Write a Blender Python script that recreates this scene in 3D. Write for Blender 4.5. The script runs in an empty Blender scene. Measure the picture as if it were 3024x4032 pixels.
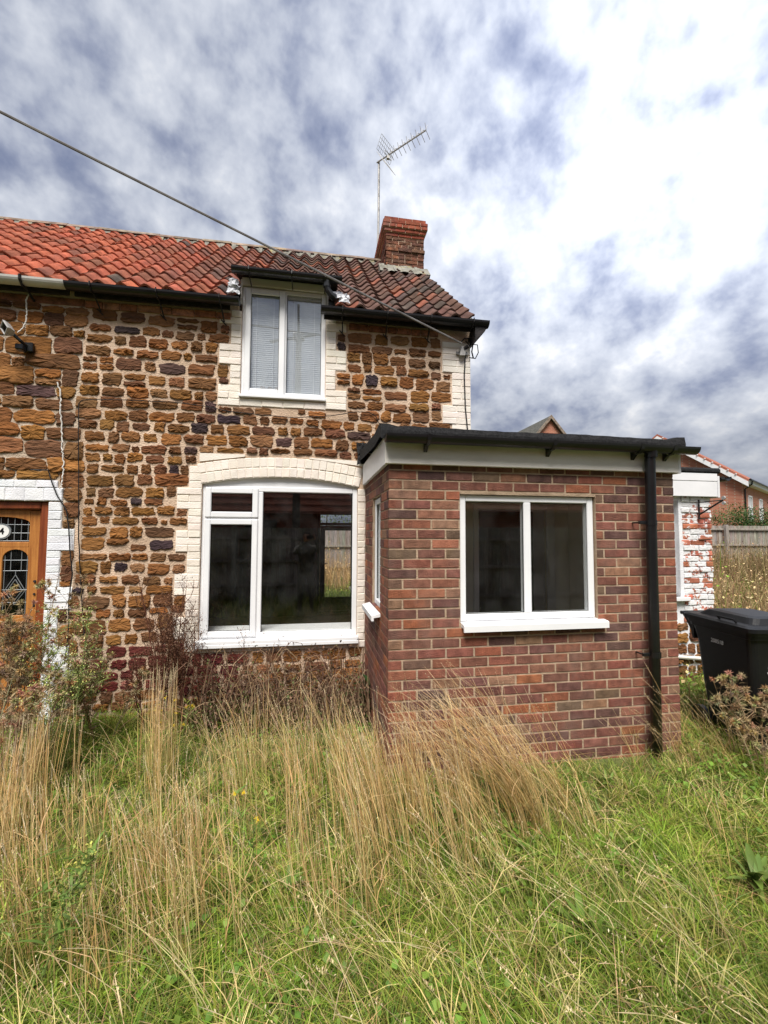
import bpy, bmesh, math, random, zlib
import numpy as np
from mathutils import Vector, Matrix

R = random.Random(11)
NR = np.random.default_rng(11)
PI = math.pi
scene = bpy.context.scene
COL = scene.collection

# ------------------------------------------------------------------ camera
# X runs along the cottage front, Y into the house, Z up; porch front at Y = 0, ground near Z = 0
CAM = Vector((-0.580, -3.194, 1.747))
YAW, PITCH, ROLL, FPX = 0.1687, 0.0555, 0.0044, 1700.0
_fw = Vector((math.sin(YAW) * math.cos(PITCH), math.cos(YAW) * math.cos(PITCH), math.sin(PITCH)))
_rt = Vector((math.cos(YAW), -math.sin(YAW), 0))
_up = _rt.cross(_fw)
RT = math.cos(ROLL) * _rt + math.sin(ROLL) * _up
UP = -math.sin(ROLL) * _rt + math.cos(ROLL) * _up
FW = _fw
cd = bpy.data.cameras.new('camera')
cam = bpy.data.objects.new('camera', cd)
COL.objects.link(cam)
mw = Matrix((( RT.x, UP.x, -FW.x, CAM.x), (RT.y, UP.y, -FW.y, CAM.y), (RT.z, UP.z, -FW.z, CAM.z), (0, 0, 0, 1)))
cam.matrix_world = mw
cd.sensor_fit = 'VERTICAL'
cd.sensor_height = 36
cd.lens = FPX / 4032 * 36
cd.clip_start = 0.02
cd.clip_end = 3000
scene.camera = cam


def ray(u, v):
    return FW + RT * ((u - 1512) / FPX) - UP * ((v - 2016) / FPX)


def onY(u, v, y):
    d = ray(u, v)
    return CAM + d * ((y - CAM.y) / d.y)


def onX(u, v, x):
    d = ray(u, v)
    return CAM + d * ((x - CAM.x) / d.x)


def onZ(u, v, z=0.0):
    d = ray(u, v)
    return CAM + d * ((z - CAM.z) / d.z)


# ------------------------------------------------------------------ world / light
SUN_EL, SUN_AZ = math.radians(58), math.radians(196)      # azimuth from +Y towards +X (behind the camera)
world = bpy.data.worlds.new('World')
scene.world = world
world.use_nodes = True
wn, wl = world.node_tree.nodes, world.node_tree.links
wn.clear()


def N(nodes, t, **kw):
    n = nodes.new(t)
    for k, v in kw.items():
        if k.startswith('i_'):
            n.inputs[k[2:].replace('_', ' ')].default_value = v
        else:
            setattr(n, k, v)
    return n


def build_world():
    out = N(wn, 'ShaderNodeOutputWorld')
    bg = N(wn, 'ShaderNodeBackground')
    bg.inputs['Strength'].default_value = 0.1
    tc = N(wn, 'ShaderNodeTexCoord')
    sky = N(wn, 'ShaderNodeTexSky', sky_type='NISHITA', sun_disc=False)
    sky.sun_elevation = SUN_EL
    sky.sun_rotation = SUN_AZ
    sky.air_density = 1.2
    sep = N(wn, 'ShaderNodeSeparateXYZ')
    wl.new(tc.outputs['Generated'], sep.inputs[0])

    def math_(op, a, b=None, c=None, clamp=False):
        n = N(wn, 'ShaderNodeMath', operation=op, use_clamp=clamp)
        for i, x in enumerate((a, b, c)):
            if x is None:
                continue
            if isinstance(x, (int, float)):
                n.inputs[i].default_value = x
            else:
                wl.new(x, n.inputs[i])
        return n.outputs[0]
    comb = N(wn, 'ShaderNodeCombineXYZ')
    wl.new(sep.outputs['X'], comb.inputs[0])
    wl.new(sep.outputs['Y'], comb.inputs[1])
    wl.new(math_('MULTIPLY', math_('SQRT', math_('MAXIMUM', sep.outputs['Z'], 0.0)), 1.5), comb.inputs[2])   # layers close up towards the horizon

    def noise(scale, detail, rough, dist, rotz, sx, sy, loc):
        mp = N(wn, 'ShaderNodeMapping')
        mp.inputs['Rotation'].default_value = (0, 0, rotz)
        mp.inputs['Scale'].default_value = (sx, sy, 1)
        mp.inputs['Location'].default_value = (loc[0], loc[1], 0)
        wl.new(comb.outputs[0], mp.inputs[0])
        n = N(wn, 'ShaderNodeTexNoise')
        n.inputs['Scale'].default_value = scale
        n.inputs['Detail'].default_value = detail
        n.inputs['Roughness'].default_value = rough
        n.inputs['Distortion'].default_value = dist
        wl.new(mp.outputs[0], n.inputs['Vector'])
        return n.outputs['Fac']
    big = noise(2.3, 3, .5, .3, .5, 1, 1.0, (SKY_OFF, 1.7))
    mid = noise(9.5, 4, .52, .1, -.6, 1.0, 1.0, (8.3 + SKY_OFF, 2.2))
    fine = noise(22, 5, .6, .1, -.5, 1.0, 1.0, (1.2, 7.4))
    d = math_('ADD', math_('MULTIPLY', big, .33), math_('ADD', math_('MULTIPLY', mid, .56), math_('MULTIPLY', fine, .18)))
    # the veil is thinner, and so lit through, towards the upper right
    S = (ray(2760, 420)).normalized()
    dot = N(wn, 'ShaderNodeVectorMath', operation='DOT_PRODUCT')
    wl.new(tc.outputs['Generated'], dot.inputs[0])
    dot.inputs[1].default_value = S
    g = math_('POWER', math_('MAXIMUM', dot.outputs['Value'], 0.0), 9.0)
    d2 = math_('ADD', d, math_('MULTIPLY', g, .055))
    rp = N(wn, 'ShaderNodeValToRGB')
    wl.new(d2, rp.inputs[0])
    e = rp.color_ramp.elements
    e[0].position = .42
    e[0].color = (.24, .28, .42, 1)
    e[1].position = .70
    e[1].color = (.98, .99, 1.02, 1)
    for p, c in ((.485, (.36, .405, .54, 1)), (.55, (.545, .59, .70, 1)), (.62, (.71, .75, .84, 1))):
        x = e.new(p)
        x.color = c
    # low sky a little greyer and darker under the thicker layer
    low = N(wn, 'ShaderNodeMapRange')
    wl.new(sep.outputs['Z'], low.inputs[0])
    low.inputs[1].default_value = 0.0
    low.inputs[2].default_value = .50
    low.inputs[3].default_value = .50
    low.inputs[4].default_value = 1.0
    gain = math_('MULTIPLY', low.outputs[0], math_('ADD', .80, math_('MULTIPLY', g, .70)))
    gain = math_('MULTIPLY', gain, SKY_GAIN)
    mul = N(wn, 'ShaderNodeVectorMath', operation='SCALE')
    wl.new(rp.outputs[0], mul.inputs[0])
    wl.new(gain, mul.inputs['Scale'])
    fac = N(wn, 'ShaderNodeMapRange', interpolation_type='SMOOTHSTEP')
    wl.new(d2, fac.inputs[0])
    fac.inputs[1].default_value = .30
    fac.inputs[2].default_value = .50
    fac.inputs[3].default_value = .80
    fac.inputs[4].default_value = 1.0
    mix = N(wn, 'ShaderNodeMix', data_type='RGBA')
    wl.new(fac.outputs[0], mix.inputs[0])
    wl.new(sky.outputs[0], mix.inputs[6])
    wl.new(mul.outputs[0], mix.inputs[7])
    wl.new(mix.outputs[2], bg.inputs['Color'])
    wl.new(bg.outputs[0], out.inputs[0])


SKY_GAIN = 7.7
SKY_OFF = 9.4
build_world()

sd = bpy.data.lights.new('sun', 'SUN')
sd.energy = 4.2
sd.angle = math.radians(28)
sd.color = (1.0, .95, .88)
sun = bpy.data.objects.new('sun', sd)
COL.objects.link(sun)
sdir = Vector((math.sin(SUN_AZ) * math.cos(SUN_EL), math.cos(SUN_AZ) * math.cos(SUN_EL), math.sin(SUN_EL)))
sun.rotation_euler = sdir.to_track_quat('Z', 'Y').to_euler()
sun.location = (6, -8, 14)

vs = scene.view_settings
scene.display_settings.display_device = 'sRGB'
vs.view_transform = 'Standard'
vs.look = 'None'
vs.exposure = 0.58
vs.gamma = 1
vs.use_curve_mapping = False
scene.render.engine = 'CYCLES'
scene.cycles.max_bounces = 8
scene.cycles.transparent_max_bounces = 12


# ------------------------------------------------------------------ materials
MATS = {}


def mat(name, col, col2=None, rough=.85, scale=6., detail=6, bump=.25, bscale=45., tint=False, spec=.25,
        stretch=(1, 1, 1), lo=.35, hi=.65, dirt=None, dirt_lo=.55, dirt_hi=.75, dirt_scale=3., trans=0., coat=0., metal=0.):
    """procedural surface: two colours mixed by noise, optional dirt patches, optional per-piece tint, bump"""
    m = bpy.data.materials.new(name)
    m.use_nodes = True
    n, l = m.node_tree.nodes, m.node_tree.links
    n.clear()
    out = N(n, 'ShaderNodeOutputMaterial')
    b = N(n, 'ShaderNodeBsdfPrincipled')
    b.inputs['Roughness'].default_value = rough
    b.inputs['Specular IOR Level'].default_value = spec
    b.inputs['Metallic'].default_value = metal
    b.inputs['Coat Weight'].default_value = coat
    geo = N(n, 'ShaderNodeNewGeometry')
    mp = N(n, 'ShaderNodeMapping')
    mp.inputs['Scale'].default_value = stretch
    l.new(geo.outputs['Position'], mp.inputs[0])
    nz = N(n, 'ShaderNodeTexNoise')
    nz.inputs['Scale'].default_value = scale
    nz.inputs['Detail'].default_value = detail
    nz.inputs['Roughness'].default_value = .6
    l.new(mp.outputs[0], nz.inputs['Vector'])
    mr = N(n, 'ShaderNodeMapRange')
    l.new(nz.outputs['Fac'], mr.inputs[0])
    mr.inputs[1].default_value = lo
    mr.inputs[2].default_value = hi
    mx = N(n, 'ShaderNodeMix', data_type='RGBA')
    l.new(mr.outputs[0], mx.inputs[0])
    if col2 is None:
        col2 = tuple(min(1, c * 1.22) for c in col)
        col = tuple(c * .8 for c in col)
    mx.inputs[6].default_value = (*col, 1)
    mx.inputs[7].default_value = (*col2, 1)
    c = mx.outputs[2]
    if tint:
        at = N(n, 'ShaderNodeAttribute', attribute_name='tint')
        oi = N(n, 'ShaderNodeObjectInfo')
        for src in (at.outputs['Color'], oi.outputs['Color']):
            q = N(n, 'ShaderNodeMix', data_type='RGBA', blend_type='MULTIPLY')
            q.inputs[0].default_value = 1
            l.new(c, q.inputs[6])
            l.new(src, q.inputs[7])
            c = q.outputs[2]
    if dirt:
        nd = N(n, 'ShaderNodeTexNoise')
        nd.inputs['Scale'].default_value = dirt_scale
        nd.inputs['Detail'].default_value = 8
        nd.inputs['Roughness'].default_value = .65
        l.new(geo.outputs['Position'], nd.inputs['Vector'])
        dm = N(n, 'ShaderNodeMapRange')
        l.new(nd.outputs['Fac'], dm.inputs[0])
        dm.inputs[1].default_value = dirt_lo
        dm.inputs[2].default_value = dirt_hi
        q = N(n, 'ShaderNodeMix', data_type='RGBA')
        l.new(dm.outputs[0], q.inputs[0])
        l.new(c, q.inputs[6])
        q.inputs[7].default_value = (*dirt, 1)
        c = q.outputs[2]
    l.new(c, b.inputs['Base Color'])
    if bump:
        nb = N(n, 'ShaderNodeTexNoise')
        nb.inputs['Scale'].default_value = bscale
        nb.inputs['Detail'].default_value = 5
        l.new(mp.outputs[0], nb.inputs['Vector'])
        bp = N(n, 'ShaderNodeBump')
        bp.inputs['Strength'].default_value = bump
        bp.inputs['Distance'].default_value = .02
        l.new(nb.outputs['Fac'], bp.inputs['Height'])
        l.new(bp.outputs[0], b.inputs['Normal'])
    if trans:
        tr = N(n, 'ShaderNodeBsdfTranslucent')
        l.new(c, tr.inputs[0])
        ms = N(n, 'ShaderNodeMixShader')
        ms.inputs[0].default_value = trans
        l.new(b.outputs[0], ms.inputs[1])
        l.new(tr.outputs[0], ms.inputs[2])
        l.new(ms.outputs[0], out.inputs[0])
    else:
        l.new(b.outputs[0], out.inputs[0])
    MATS[name] = m
    return m


def glass_mat(name, tintc=(.965, .975, .97), f0=.062, dirt=.006):
    m = bpy.data.materials.new(name)
    m.use_nodes = True
    n, l = m.node_tree.nodes, m.node_tree.links
    n.clear()
    out = N(n, 'ShaderNodeOutputMaterial')
    gl = N(n, 'ShaderNodeBsdfGlossy')
    gl.inputs['Roughness'].default_value = .004
    gl.inputs['Color'].default_value = (.95, .97, 1, 1)
    tr = N(n, 'ShaderNodeBsdfTransparent')
    tr.inputs[0].default_value = (*tintc, 1)
    geo = N(n, 'ShaderNodeNewGeometry')
    nb = N(n, 'ShaderNodeTexNoise')
    nb.inputs['Scale'].default_value = 1.6
    l.new(geo.outputs['Position'], nb.inputs['Vector'])
    bp = N(n, 'ShaderNodeBump')
    bp.inputs['Strength'].default_value = .004
    bp.inputs['Distance'].default_value = .01
    l.new(nb.outputs['Fac'], bp.inputs['Height'])
    l.new(bp.outputs[0], gl.inputs['Normal'])
    ms = N(n, 'ShaderNodeMixShader')
    # mirror share of one glass face: a base value that rises towards grazing angles, alike from both sides
    dt = N(n, 'ShaderNodeVectorMath', operation='DOT_PRODUCT')
    l.new(geo.outputs['Incoming'], dt.inputs[0])
    l.new(geo.outputs['Normal'], dt.inputs[1])
    ab = N(n, 'ShaderNodeMath', operation='ABSOLUTE')
    l.new(dt.outputs['Value'], ab.inputs[0])
    iv = N(n, 'ShaderNodeMath', operation='SUBTRACT')
    iv.inputs[0].default_value = 1
    l.new(ab.outputs[0], iv.inputs[1])
    pw = N(n, 'ShaderNodeMath', operation='POWER')
    l.new(iv.outputs[0], pw.inputs[0])
    pw.inputs[1].default_value = 5
    fr = N(n, 'ShaderNodeMath', operation='MULTIPLY_ADD')
    l.new(pw.outputs[0], fr.inputs[0])
    fr.inputs[1].default_value = 1 - f0
    fr.inputs[2].default_value = f0
    l.new(fr.outputs[0], ms.inputs[0])
    l.new(tr.outputs[0], ms.inputs[1])
    l.new(gl.outputs[0], ms.inputs[2])
    df = N(n, 'ShaderNodeBsdfDiffuse')
    df.inputs[0].default_value = (.55, .56, .55, 1)
    nd = N(n, 'ShaderNodeTexNoise')
    nd.inputs['Scale'].default_value = 5
    nd.inputs['Detail'].default_value = 8
    l.new(geo.outputs['Position'], nd.inputs['Vector'])
    mr = N(n, 'ShaderNodeMapRange')
    mr.inputs[1].default_value = .4
    mr.inputs[2].default_value = .8
    mr.inputs[4].default_value = dirt * 3
    l.new(nd.outputs['Fac'], mr.inputs[0])
    m2 = N(n, 'ShaderNodeMixShader')
    l.new(mr.outputs[0], m2.inputs[0])
    l.new(ms.outputs[0], m2.inputs[1])
    l.new(df.outputs[0], m2.inputs[2])
    l.new(m2.outputs[0], out.inputs[0])
    MATS[name] = m
    return m


def flake_mat(name):
    """red brick with white paint that has flaked away in patches"""
    m = mat(name, (.34, .10, .06), (.52, .19, .12), rough=.9, scale=9, tint=True, bump=.5, bscale=30)
    n, l = m.node_tree.nodes, m.node_tree.links
    b = [x for x in n if x.type == 'BSDF_PRINCIPLED'][0]
    src = b.inputs['Base Color'].links[0].from_socket
    geo = [x for x in n if x.type == 'NEW_GEOMETRY'][0]
    oi = N(n, 'ShaderNodeObjectInfo')
    nz = N(n, 'ShaderNodeTexNoise')
    nz.inputs['Scale'].default_value = 8
    nz.inputs['Detail'].default_value = 7
    nz.inputs['Roughness'].default_value = .7
    l.new(geo.outputs['Position'], nz.inputs['Vector'])
    ad = N(n, 'ShaderNodeMath', operation='MULTIPLY_ADD')
    l.new(oi.outputs['Random'], ad.inputs[0])
    ad.inputs[1].default_value = .20
    l.new(nz.outputs['Fac'], ad.inputs[2])
    mr = N(n, 'ShaderNodeMapRange')
    l.new(ad.outputs[0], mr.inputs[0])
    mr.inputs[1].default_value = .575
    mr.inputs[2].default_value = .595
    mx = N(n, 'ShaderNodeMix', data_type='RGBA')
    l.new(mr.outputs[0], mx.inputs[0])
    l.new(src, mx.inputs[6])
    mx.inputs[7].default_value = (.74, .74, .75, 1)
    l.new(mx.outputs[2], b.inputs['Base Color'])
    return m


def brick_tex_mat(name, c1, c2, mortar, w=.225, h=.075, axis='XZ'):
    """far-off brickwork whose bricks are too small to pick apart"""
    m = mat(name, c1, c2, rough=.9, scale=3, bump=0)
    n, l = m.node_tree.nodes, m.node_tree.links
    b = [x for x in n if x.type == 'BSDF_PRINCIPLED'][0]
    tc = N(n, 'ShaderNodeTexCoord')
    sep = N(n, 'ShaderNodeSeparateXYZ')
    l.new(tc.outputs['Object'], sep.inputs[0])
    cb = N(n, 'ShaderNodeCombineXYZ')
    add = N(n, 'ShaderNodeMath', operation='ADD')
    l.new(sep.outputs['X'], add.inputs[0])
    l.new(sep.outputs['Y'], add.inputs[1])
    l.new(add.outputs[0], cb.inputs[0])
    l.new(sep.outputs['Z'], cb.inputs[1])
    br = N(n, 'ShaderNodeTexBrick')
    br.inputs['Scale'].default_value = 1
    br.inputs['Brick Width'].default_value = w
    br.inputs['Row Height'].default_value = h
    br.inputs['Mortar Size'].default_value = .009
    br.inputs['Color1'].default_value = (*c1, 1)
    br.inputs['Color2'].default_value = (*c2, 1)
    br.inputs['Mortar'].default_value = (*mortar, 1)
    l.new(cb.outputs[0], br.inputs['Vector'])
    l.new(br.outputs['Color'], b.inputs['Base Color'])
    return m


mat('mortar_lime', (.46, .33, .23), (.66, .50, .37), rough=.95, scale=4, bump=.7, bscale=60, dirt=(.28, .20, .14), dirt_lo=.56, dirt_hi=.8, dirt_scale=2.2)
mat('mortar_neighbour', (.38, .29, .21), (.64, .54, .43), rough=.95, scale=7, bump=.7, bscale=60, dirt=(.2, .14, .10), dirt_lo=.55, dirt_hi=.75)
mat('stone', (.55, .52, .50), (1.45, 1.40, 1.28), rough=.95, scale=8, detail=10, bump=1.0, bscale=30, tint=True, stretch=(.55, .55, 1.7), lo=.3, hi=.7)
mat('cream_paint', (.76, .69, .60), (.84, .775, .69), rough=.7, scale=5, bump=.25, bscale=70, tint=True, dirt=(.45, .38, .31), dirt_lo=.66, dirt_hi=.9)
mat('white_paint', (.70, .71, .74), (.82, .83, .85), rough=.7, scale=6, bump=.3, bscale=70, tint=True, dirt=(.5, .48, .46), dirt_lo=.66, dirt_hi=.9)
mat('brick', (.70, .68, .66), (1.32, 1.30, 1.25), rough=.92, scale=14, detail=8, bump=.5, bscale=120, tint=True, dirt=(.20, .135, .11), dirt_lo=.50, dirt_hi=.85, dirt_scale=2.2)
mat('brick_mortar', (.32, .23, .155), (.48, .36, .255), rough=.95, scale=9, bump=.5, bscale=110, dirt=(.36, .30, .24), dirt_lo=.55, dirt_hi=.8)
mat('old_brick', (.45, .45, .45), (1.15, 1.12, 1.05), rough=.95, scale=14, bump=.8, bscale=50, tint=True)
mat('pantile', (.62, .60, .60), (1.18, 1.15, 1.1), rough=.8, scale=8, detail=8, bump=.3, bscale=70, tint=True)
mat('ridge', (.14, .11, .09), (.30, .24, .19), rough=.95, scale=9, bump=.7, bscale=40, tint=True)
mat('black_plastic', (.006, .006, .007), (.012, .012, .013), rough=.32, scale=3, bump=.04, spec=.5)
mat('grey_plastic', (.48, .47, .44), (.60, .59, .56), rough=.5, scale=4, bump=.05, dirt=(.3, .28, .25))
mat('upvc', (.74, .75, .77), (.81, .82, .83), rough=.42, scale=2, bump=.02, spec=.4, dirt=(.52, .51, .48), dirt_lo=.68, dirt_hi=.95, dirt_scale=4)
mat('gasket', (.01, .01, .01), (.02, .02, .02), rough=.6, bump=0)
mat('fascia_paint', (.58, .55, .50), (.74, .72, .68), rough=.65, scale=3, bump=.15, bscale=60, stretch=(.4, .4, 2), dirt=(.34, .31, .27), dirt_lo=.62, dirt_hi=.85)
mat('white_board', (.70, .70, .72), (.80, .80, .82), rough=.45, scale=2, bump=.03)
mat('felt', (.014, .014, .015), (.040, .040, .042), rough=.95, scale=60, bump=.9, bscale=220, dirt=(.06, .06, .06), dirt_lo=.6, dirt_hi=.8)
mat('lead', (.42, .43, .46), (.62, .63, .66), rough=.6, scale=8, bump=.5, bscale=30, dirt=(.35, .36, .3))
mat('lichen_mortar', (.16, .155, .13), (.30, .29, .25), rough=.95, scale=10, bump=.8, bscale=50, dirt=(.36, .31, .10), dirt_lo=.58, dirt_hi=.7, dirt_scale=6)
mat('door_wood', (.30, .105, .025), (.50, .215, .055), rough=.42, scale=5, bump=.12, bscale=60, stretch=(6, 6, .5), spec=.4)
mat('door_frame_wood', (.16, .035, .012), (.26, .065, .022), rough=.42, scale=5, bump=.1, stretch=(6, 6, .5), spec=.4)
mat('fence_wood', (.20, .17, .14), (.38, .34, .30), rough=.92, scale=5, bump=.4, bscale=60, stretch=(7, 7, .6), tint=True)
mat('metal_grey', (.32, .31, .30), (.45, .44, .43), rough=.5, scale=12, bump=.1, metal=.3)
mat('iron_dark', (.012, .011, .012), (.035, .03, .03), rough=.7, scale=20, bump=.3)
mat('cable_black', (.012, .012, .013), (.02, .02, .02), rough=.6, bump=0)
mat('cable_white', (.62, .60, .56), (.72, .70, .66), rough=.6, bump=0)
mat('cable_grey', (.16, .15, .15), (.26, .25, .25), rough=.6, bump=0)
mat('room_dark', (.055, .046, .038), (.075, .065, .055), rough=.95, scale=1.5, bump=0)
mat('room_pale', (.74, .71, .62), (.80, .77, .68), rough=.95, scale=1.5, bump=0)
mat('room_floor', (.16, .12, .08), (.24, .18, .12), rough=.95, scale=5, bump=.1)
mat('blind', (.50, .52, .56), (.56, .58, .62), rough=.6, scale=3, bump=0)
mat('bin_plastic', (.005, .005, .006), (.009, .009, .010), rough=.42, scale=5, bump=.08, bscale=160, spec=.35, dirt=(.02, .018, .015), dirt_lo=.6, dirt_hi=.85)
mat('lettering', (.62, .63, .65), (.75, .76, .78), rough=.6, bump=0)
mat('number_black', (.012, .012, .012), (.016, .016, .016), rough=.4, bump=0)
mat('plaque_white', (.76, .76, .74), (.82, .82, .80), rough=.3, bump=0)
mat('lead_came', (.22, .24, .25), (.32, .34, .35), rough=.5, bump=0, metal=.5)
mat('soil', (.065, .085, .022), (.14, .15, .05), rough=1, scale=3, bump=.8, bscale=25)
mat('field', (.10, .10, .035), (.20, .16, .075), rough=1, scale=1.2, bump=.8, bscale=12)
mat('leafy', (.85, .85, .8), (1.25, 1.25, 1.15), rough=.55, scale=4, bump=0, tint=True, trans=.22, spec=.3)
mat('dry_stalk', (.8, .8, .78), (1.15, 1.15, 1.1), rough=.7, scale=5, bump=0, tint=True, trans=.08, spec=.2)
mat('bark', (.05, .04, .03), (.12, .09, .07), rough=.95, scale=12, bump=.8)
mat('roof_orange', (.27, .09, .055), (.38, .14, .09), rough=.85, scale=3, bump=.2, bscale=14)
mat('roof_dark', (.05, .05, .042), (.13, .125, .11), rough=.9, scale=8, bump=.4, bscale=20)
mat('white_trim', (.72, .73, .75), (.80, .81, .82), rough=.5, bump=0)
mat('skin', (.42, .22, .15), (.50, .28, .20), rough=.6, bump=0)
mat('dark_cloth', (.14, .128, .112), (.18, .165, .145), rough=.95, bump=.2)
mat('hair', (.02, .012, .008), (.035, .02, .014), rough=.8, bump=.3)
mat('phone_black', (.01, .01, .01), (.015, .015, .015), rough=.25, bump=0)
flake_mat('flaked_brick')
brick_tex_mat('far_brick', (.36, .115, .07), (.45, .165, .10), (.42, .30, .23))
brick_tex_mat('far_brick_dark', (.22, .06, .04), (.30, .09, .055), (.26, .17, .13))
glass_mat('glass')
glass_mat('glass_upper', f0=.12, dirt=.01)
glass_mat('glass_dark', tintc=(.25, .27, .25), f0=.05)


# ------------------------------------------------------------------ mesh helpers
class MB:
    """collects shapes into one mesh"""

    def __init__(s):
        s.v, s.f, s.c = [], [], []

    def add(s, vs, fs, col=(1, 1, 1)):
        o = len(s.v)
        s.v += [tuple(p) for p in vs]
        s.f += [tuple(i + o for i in f) for f in fs]
        s.c += [col] * len(vs)
        return s

    def box(s, x0, x1, y0, y1, z0, z1, col=(1, 1, 1)):
        vs = [(x0, y0, z0), (x1, y0, z0), (x1, y1, z0), (x0, y1, z0), (x0, y0, z1), (x1, y0, z1), (x1, y1, z1), (x0, y1, z1)]
        return s.add(vs, [(0, 3, 2, 1), (4, 5, 6, 7), (0, 1, 5, 4), (1, 2, 6, 5), (2, 3, 7, 6), (3, 0, 4, 7)], col)

    def bbox(s, x0, x1, y0, y1, z0, z1, b=.004, col=(1, 1, 1)):
        """box with chamfered edges"""
        xs, ys, zs = (x0, x1), (y0, y1), (z0, z1)
        V, idx = [], {}
        for i in (0, 1):
            for j in (0, 1):
                for k in (0, 1):
                    sx, sy, sz = (1 - 2 * i) * b, (1 - 2 * j) * b, (1 - 2 * k) * b
                    for a in range(3):
                        p = [xs[i], ys[j], zs[k]]
                        if a != 0: p[0] += sx
                        if a != 1: p[1] += sy
                        if a != 2: p[2] += sz
                        idx[i, j, k, a] = len(V)
                        V.append(p)
        F = []
        for i in (0, 1):
            q = [idx[i, j, k, 0] for j, k in ((0, 0), (1, 0), (1, 1), (0, 1))]
            F.append(q if i else q[::-1])
            q = [idx[j, i, k, 1] for j, k in ((0, 0), (1, 0), (1, 1), (0, 1))]
            F.append(q[::-1] if i else q)
            q = [idx[j, k, i, 2] for j, k in ((0, 0), (1, 0), (1, 1), (0, 1))]
            F.append(q if i else q[::-1])
        for i in (0, 1):
            for j in (0, 1):
                q = [idx[i, j, 0, 0], idx[i, j, 0, 1], idx[i, j, 1, 1], idx[i, j, 1, 0]]
                F.append(q if (i + j) % 2 == 0 else q[::-1])
                q = [idx[i, 0, j, 0], idx[i, 1, j, 0], idx[i, 1, j, 2], idx[i, 0, j, 2]]
                q = [idx[i, 0, j, 0], idx[i, 0, j, 2], idx[i, 1, j, 2], idx[i, 1, j, 0]]
                F.append(q if (i + j) % 2 else q[::-1])
                q = [idx[0, i, j, 1], idx[0, i, j, 2], idx[1, i, j, 2], idx[1, i, j, 1]]
                F.append(q if (i + j) % 2 == 0 else q[::-1])
                for k in (0, 1):
                    q = [idx[i, j, k, 0], idx[i, j, k, 1], idx[i, j, k, 2]]
                    F.append(q if (i + j + k) % 2 else q[::-1])
        return s.add(V, F, col)

    def tube(s, pts, r, n=6, col=(1, 1, 1), cap=True):
        pts = [Vector(p) for p in pts]
        rs = r if isinstance(r, (list, tuple)) else [r] * len(pts)
        V, F = [], []
        prev = None
        for i, p in enumerate(pts):
            d = (pts[min(i + 1, len(pts) - 1)] - pts[max(i - 1, 0)])
            d = d.normalized() if d.length > 1e-9 else Vector((0, 0, 1))
            if prev is None:
                a = d.orthogonal().normalized()
            else:
                a = (prev - d * prev.dot(d))
                a = a.normalized() if a.length > 1e-6 else d.orthogonal().normalized()
            prev = a
            bb = d.cross(a)
            for k in range(n):
                t = 2 * PI * k / n
                V.append(p + a * (rs[i] * math.cos(t)) + bb * (rs[i] * math.sin(t)))
        for i in range(len(pts) - 1):
            for k in range(n):
                k2 = (k + 1) % n
                F.append((i * n + k, i * n + k2, (i + 1) * n + k2, (i + 1) * n + k))
        if cap:
            F.append(tuple(range(n))[::-1])
            F.append(tuple((len(pts) - 1) * n + k for k in range(n)))
        return s.add(V, F, col)

    def prism(s, poly, y0, y1, col=(1, 1, 1)):
        """polygon in (x, z) pushed from y0 to y1"""
        n = len(poly)
        V = [(x, y0, z) for x, z in poly] + [(x, y1, z) for x, z in poly]
        F = [tuple(range(n)), tuple(range(2 * n - 1, n - 1, -1))]
        F += [(i + n, (i + 1) % n + n, (i + 1) % n, i) for i in range(n)]
        return s.add(V, F, col)

    def prismx(s, poly, x0, x1, col=(1, 1, 1)):
        """polygon in (y, z) pushed from x0 to x1"""
        n = len(poly)
        V = [(x0, y, z) for y, z in poly] + [(x1, y, z) for y, z in poly]
        F = [tuple(range(n)), tuple(range(2 * n - 1, n - 1, -1))]
        F += [(i + n, (i + 1) % n + n, (i + 1) % n, i) for i in range(n)]
        return s.add(V, F, col)

    def disc(s, c, r, axis, th, n=20, col=(1, 1, 1)):
        c = Vector(c)
        ax = Vector(axis).normalized()
        return s.tube([c - ax * th / 2, c + ax * th / 2], r, n, col)

    def mesh(s, name, off=(0, 0, 0), smooth=False):
        me = bpy.data.meshes.new(name)
        me.from_pydata([(x - off[0], y - off[1], z - off[2]) for x, y, z in s.v], [], s.f)
        a = me.attributes.new('tint', 'FLOAT_COLOR', 'POINT')
        a.data.foreach_set('color', [q for c in s.c for q in (*c, 1)])
        if smooth:
            me.polygons.foreach_set('use_smooth', [True] * len(me.polygons))
        me.update()
        return me


def fix_normals(me):
    bm = bmesh.new()
    bm.from_mesh(me)
    bmesh.ops.recalc_face_normals(bm, faces=bm.faces)
    bm.to_mesh(me)
    bm.free()


def link(name, data, m=None, parent=None, loc=(0, 0, 0), color=None):
    o = bpy.data.objects.new(name, data)
    COL.objects.link(o)
    if m and data and not data.materials:
        data.materials.append(MATS[m])
    if parent:
        o.parent = parent
    o.location = loc
    if color:
        o.color = (*color, 1)
    return o


def thing(name, label, cat, loc=(0, 0, 0), group=None):
    o = bpy.data.objects.new(name, None)
    o.empty_display_size = .2
    COL.objects.link(o)
    o.location = loc
    o['label'] = label
    o['category'] = cat
    if group:
        o['group'] = group
    return o


def root_of(o):
    while o.parent:
        o = o.parent
    return o


def part(name, mb, m, parent, smooth=False, label=None, fix=True):
    """a mesh in world coordinates put under its thing (or under a part of it)"""
    L = root_of(parent).location
    me = mb.mesh(name, L, smooth)
    if fix:
        fix_normals(me)
    o = link(name, me, m, parent)
    if label:
        o['label'] = label
    return o


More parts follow.
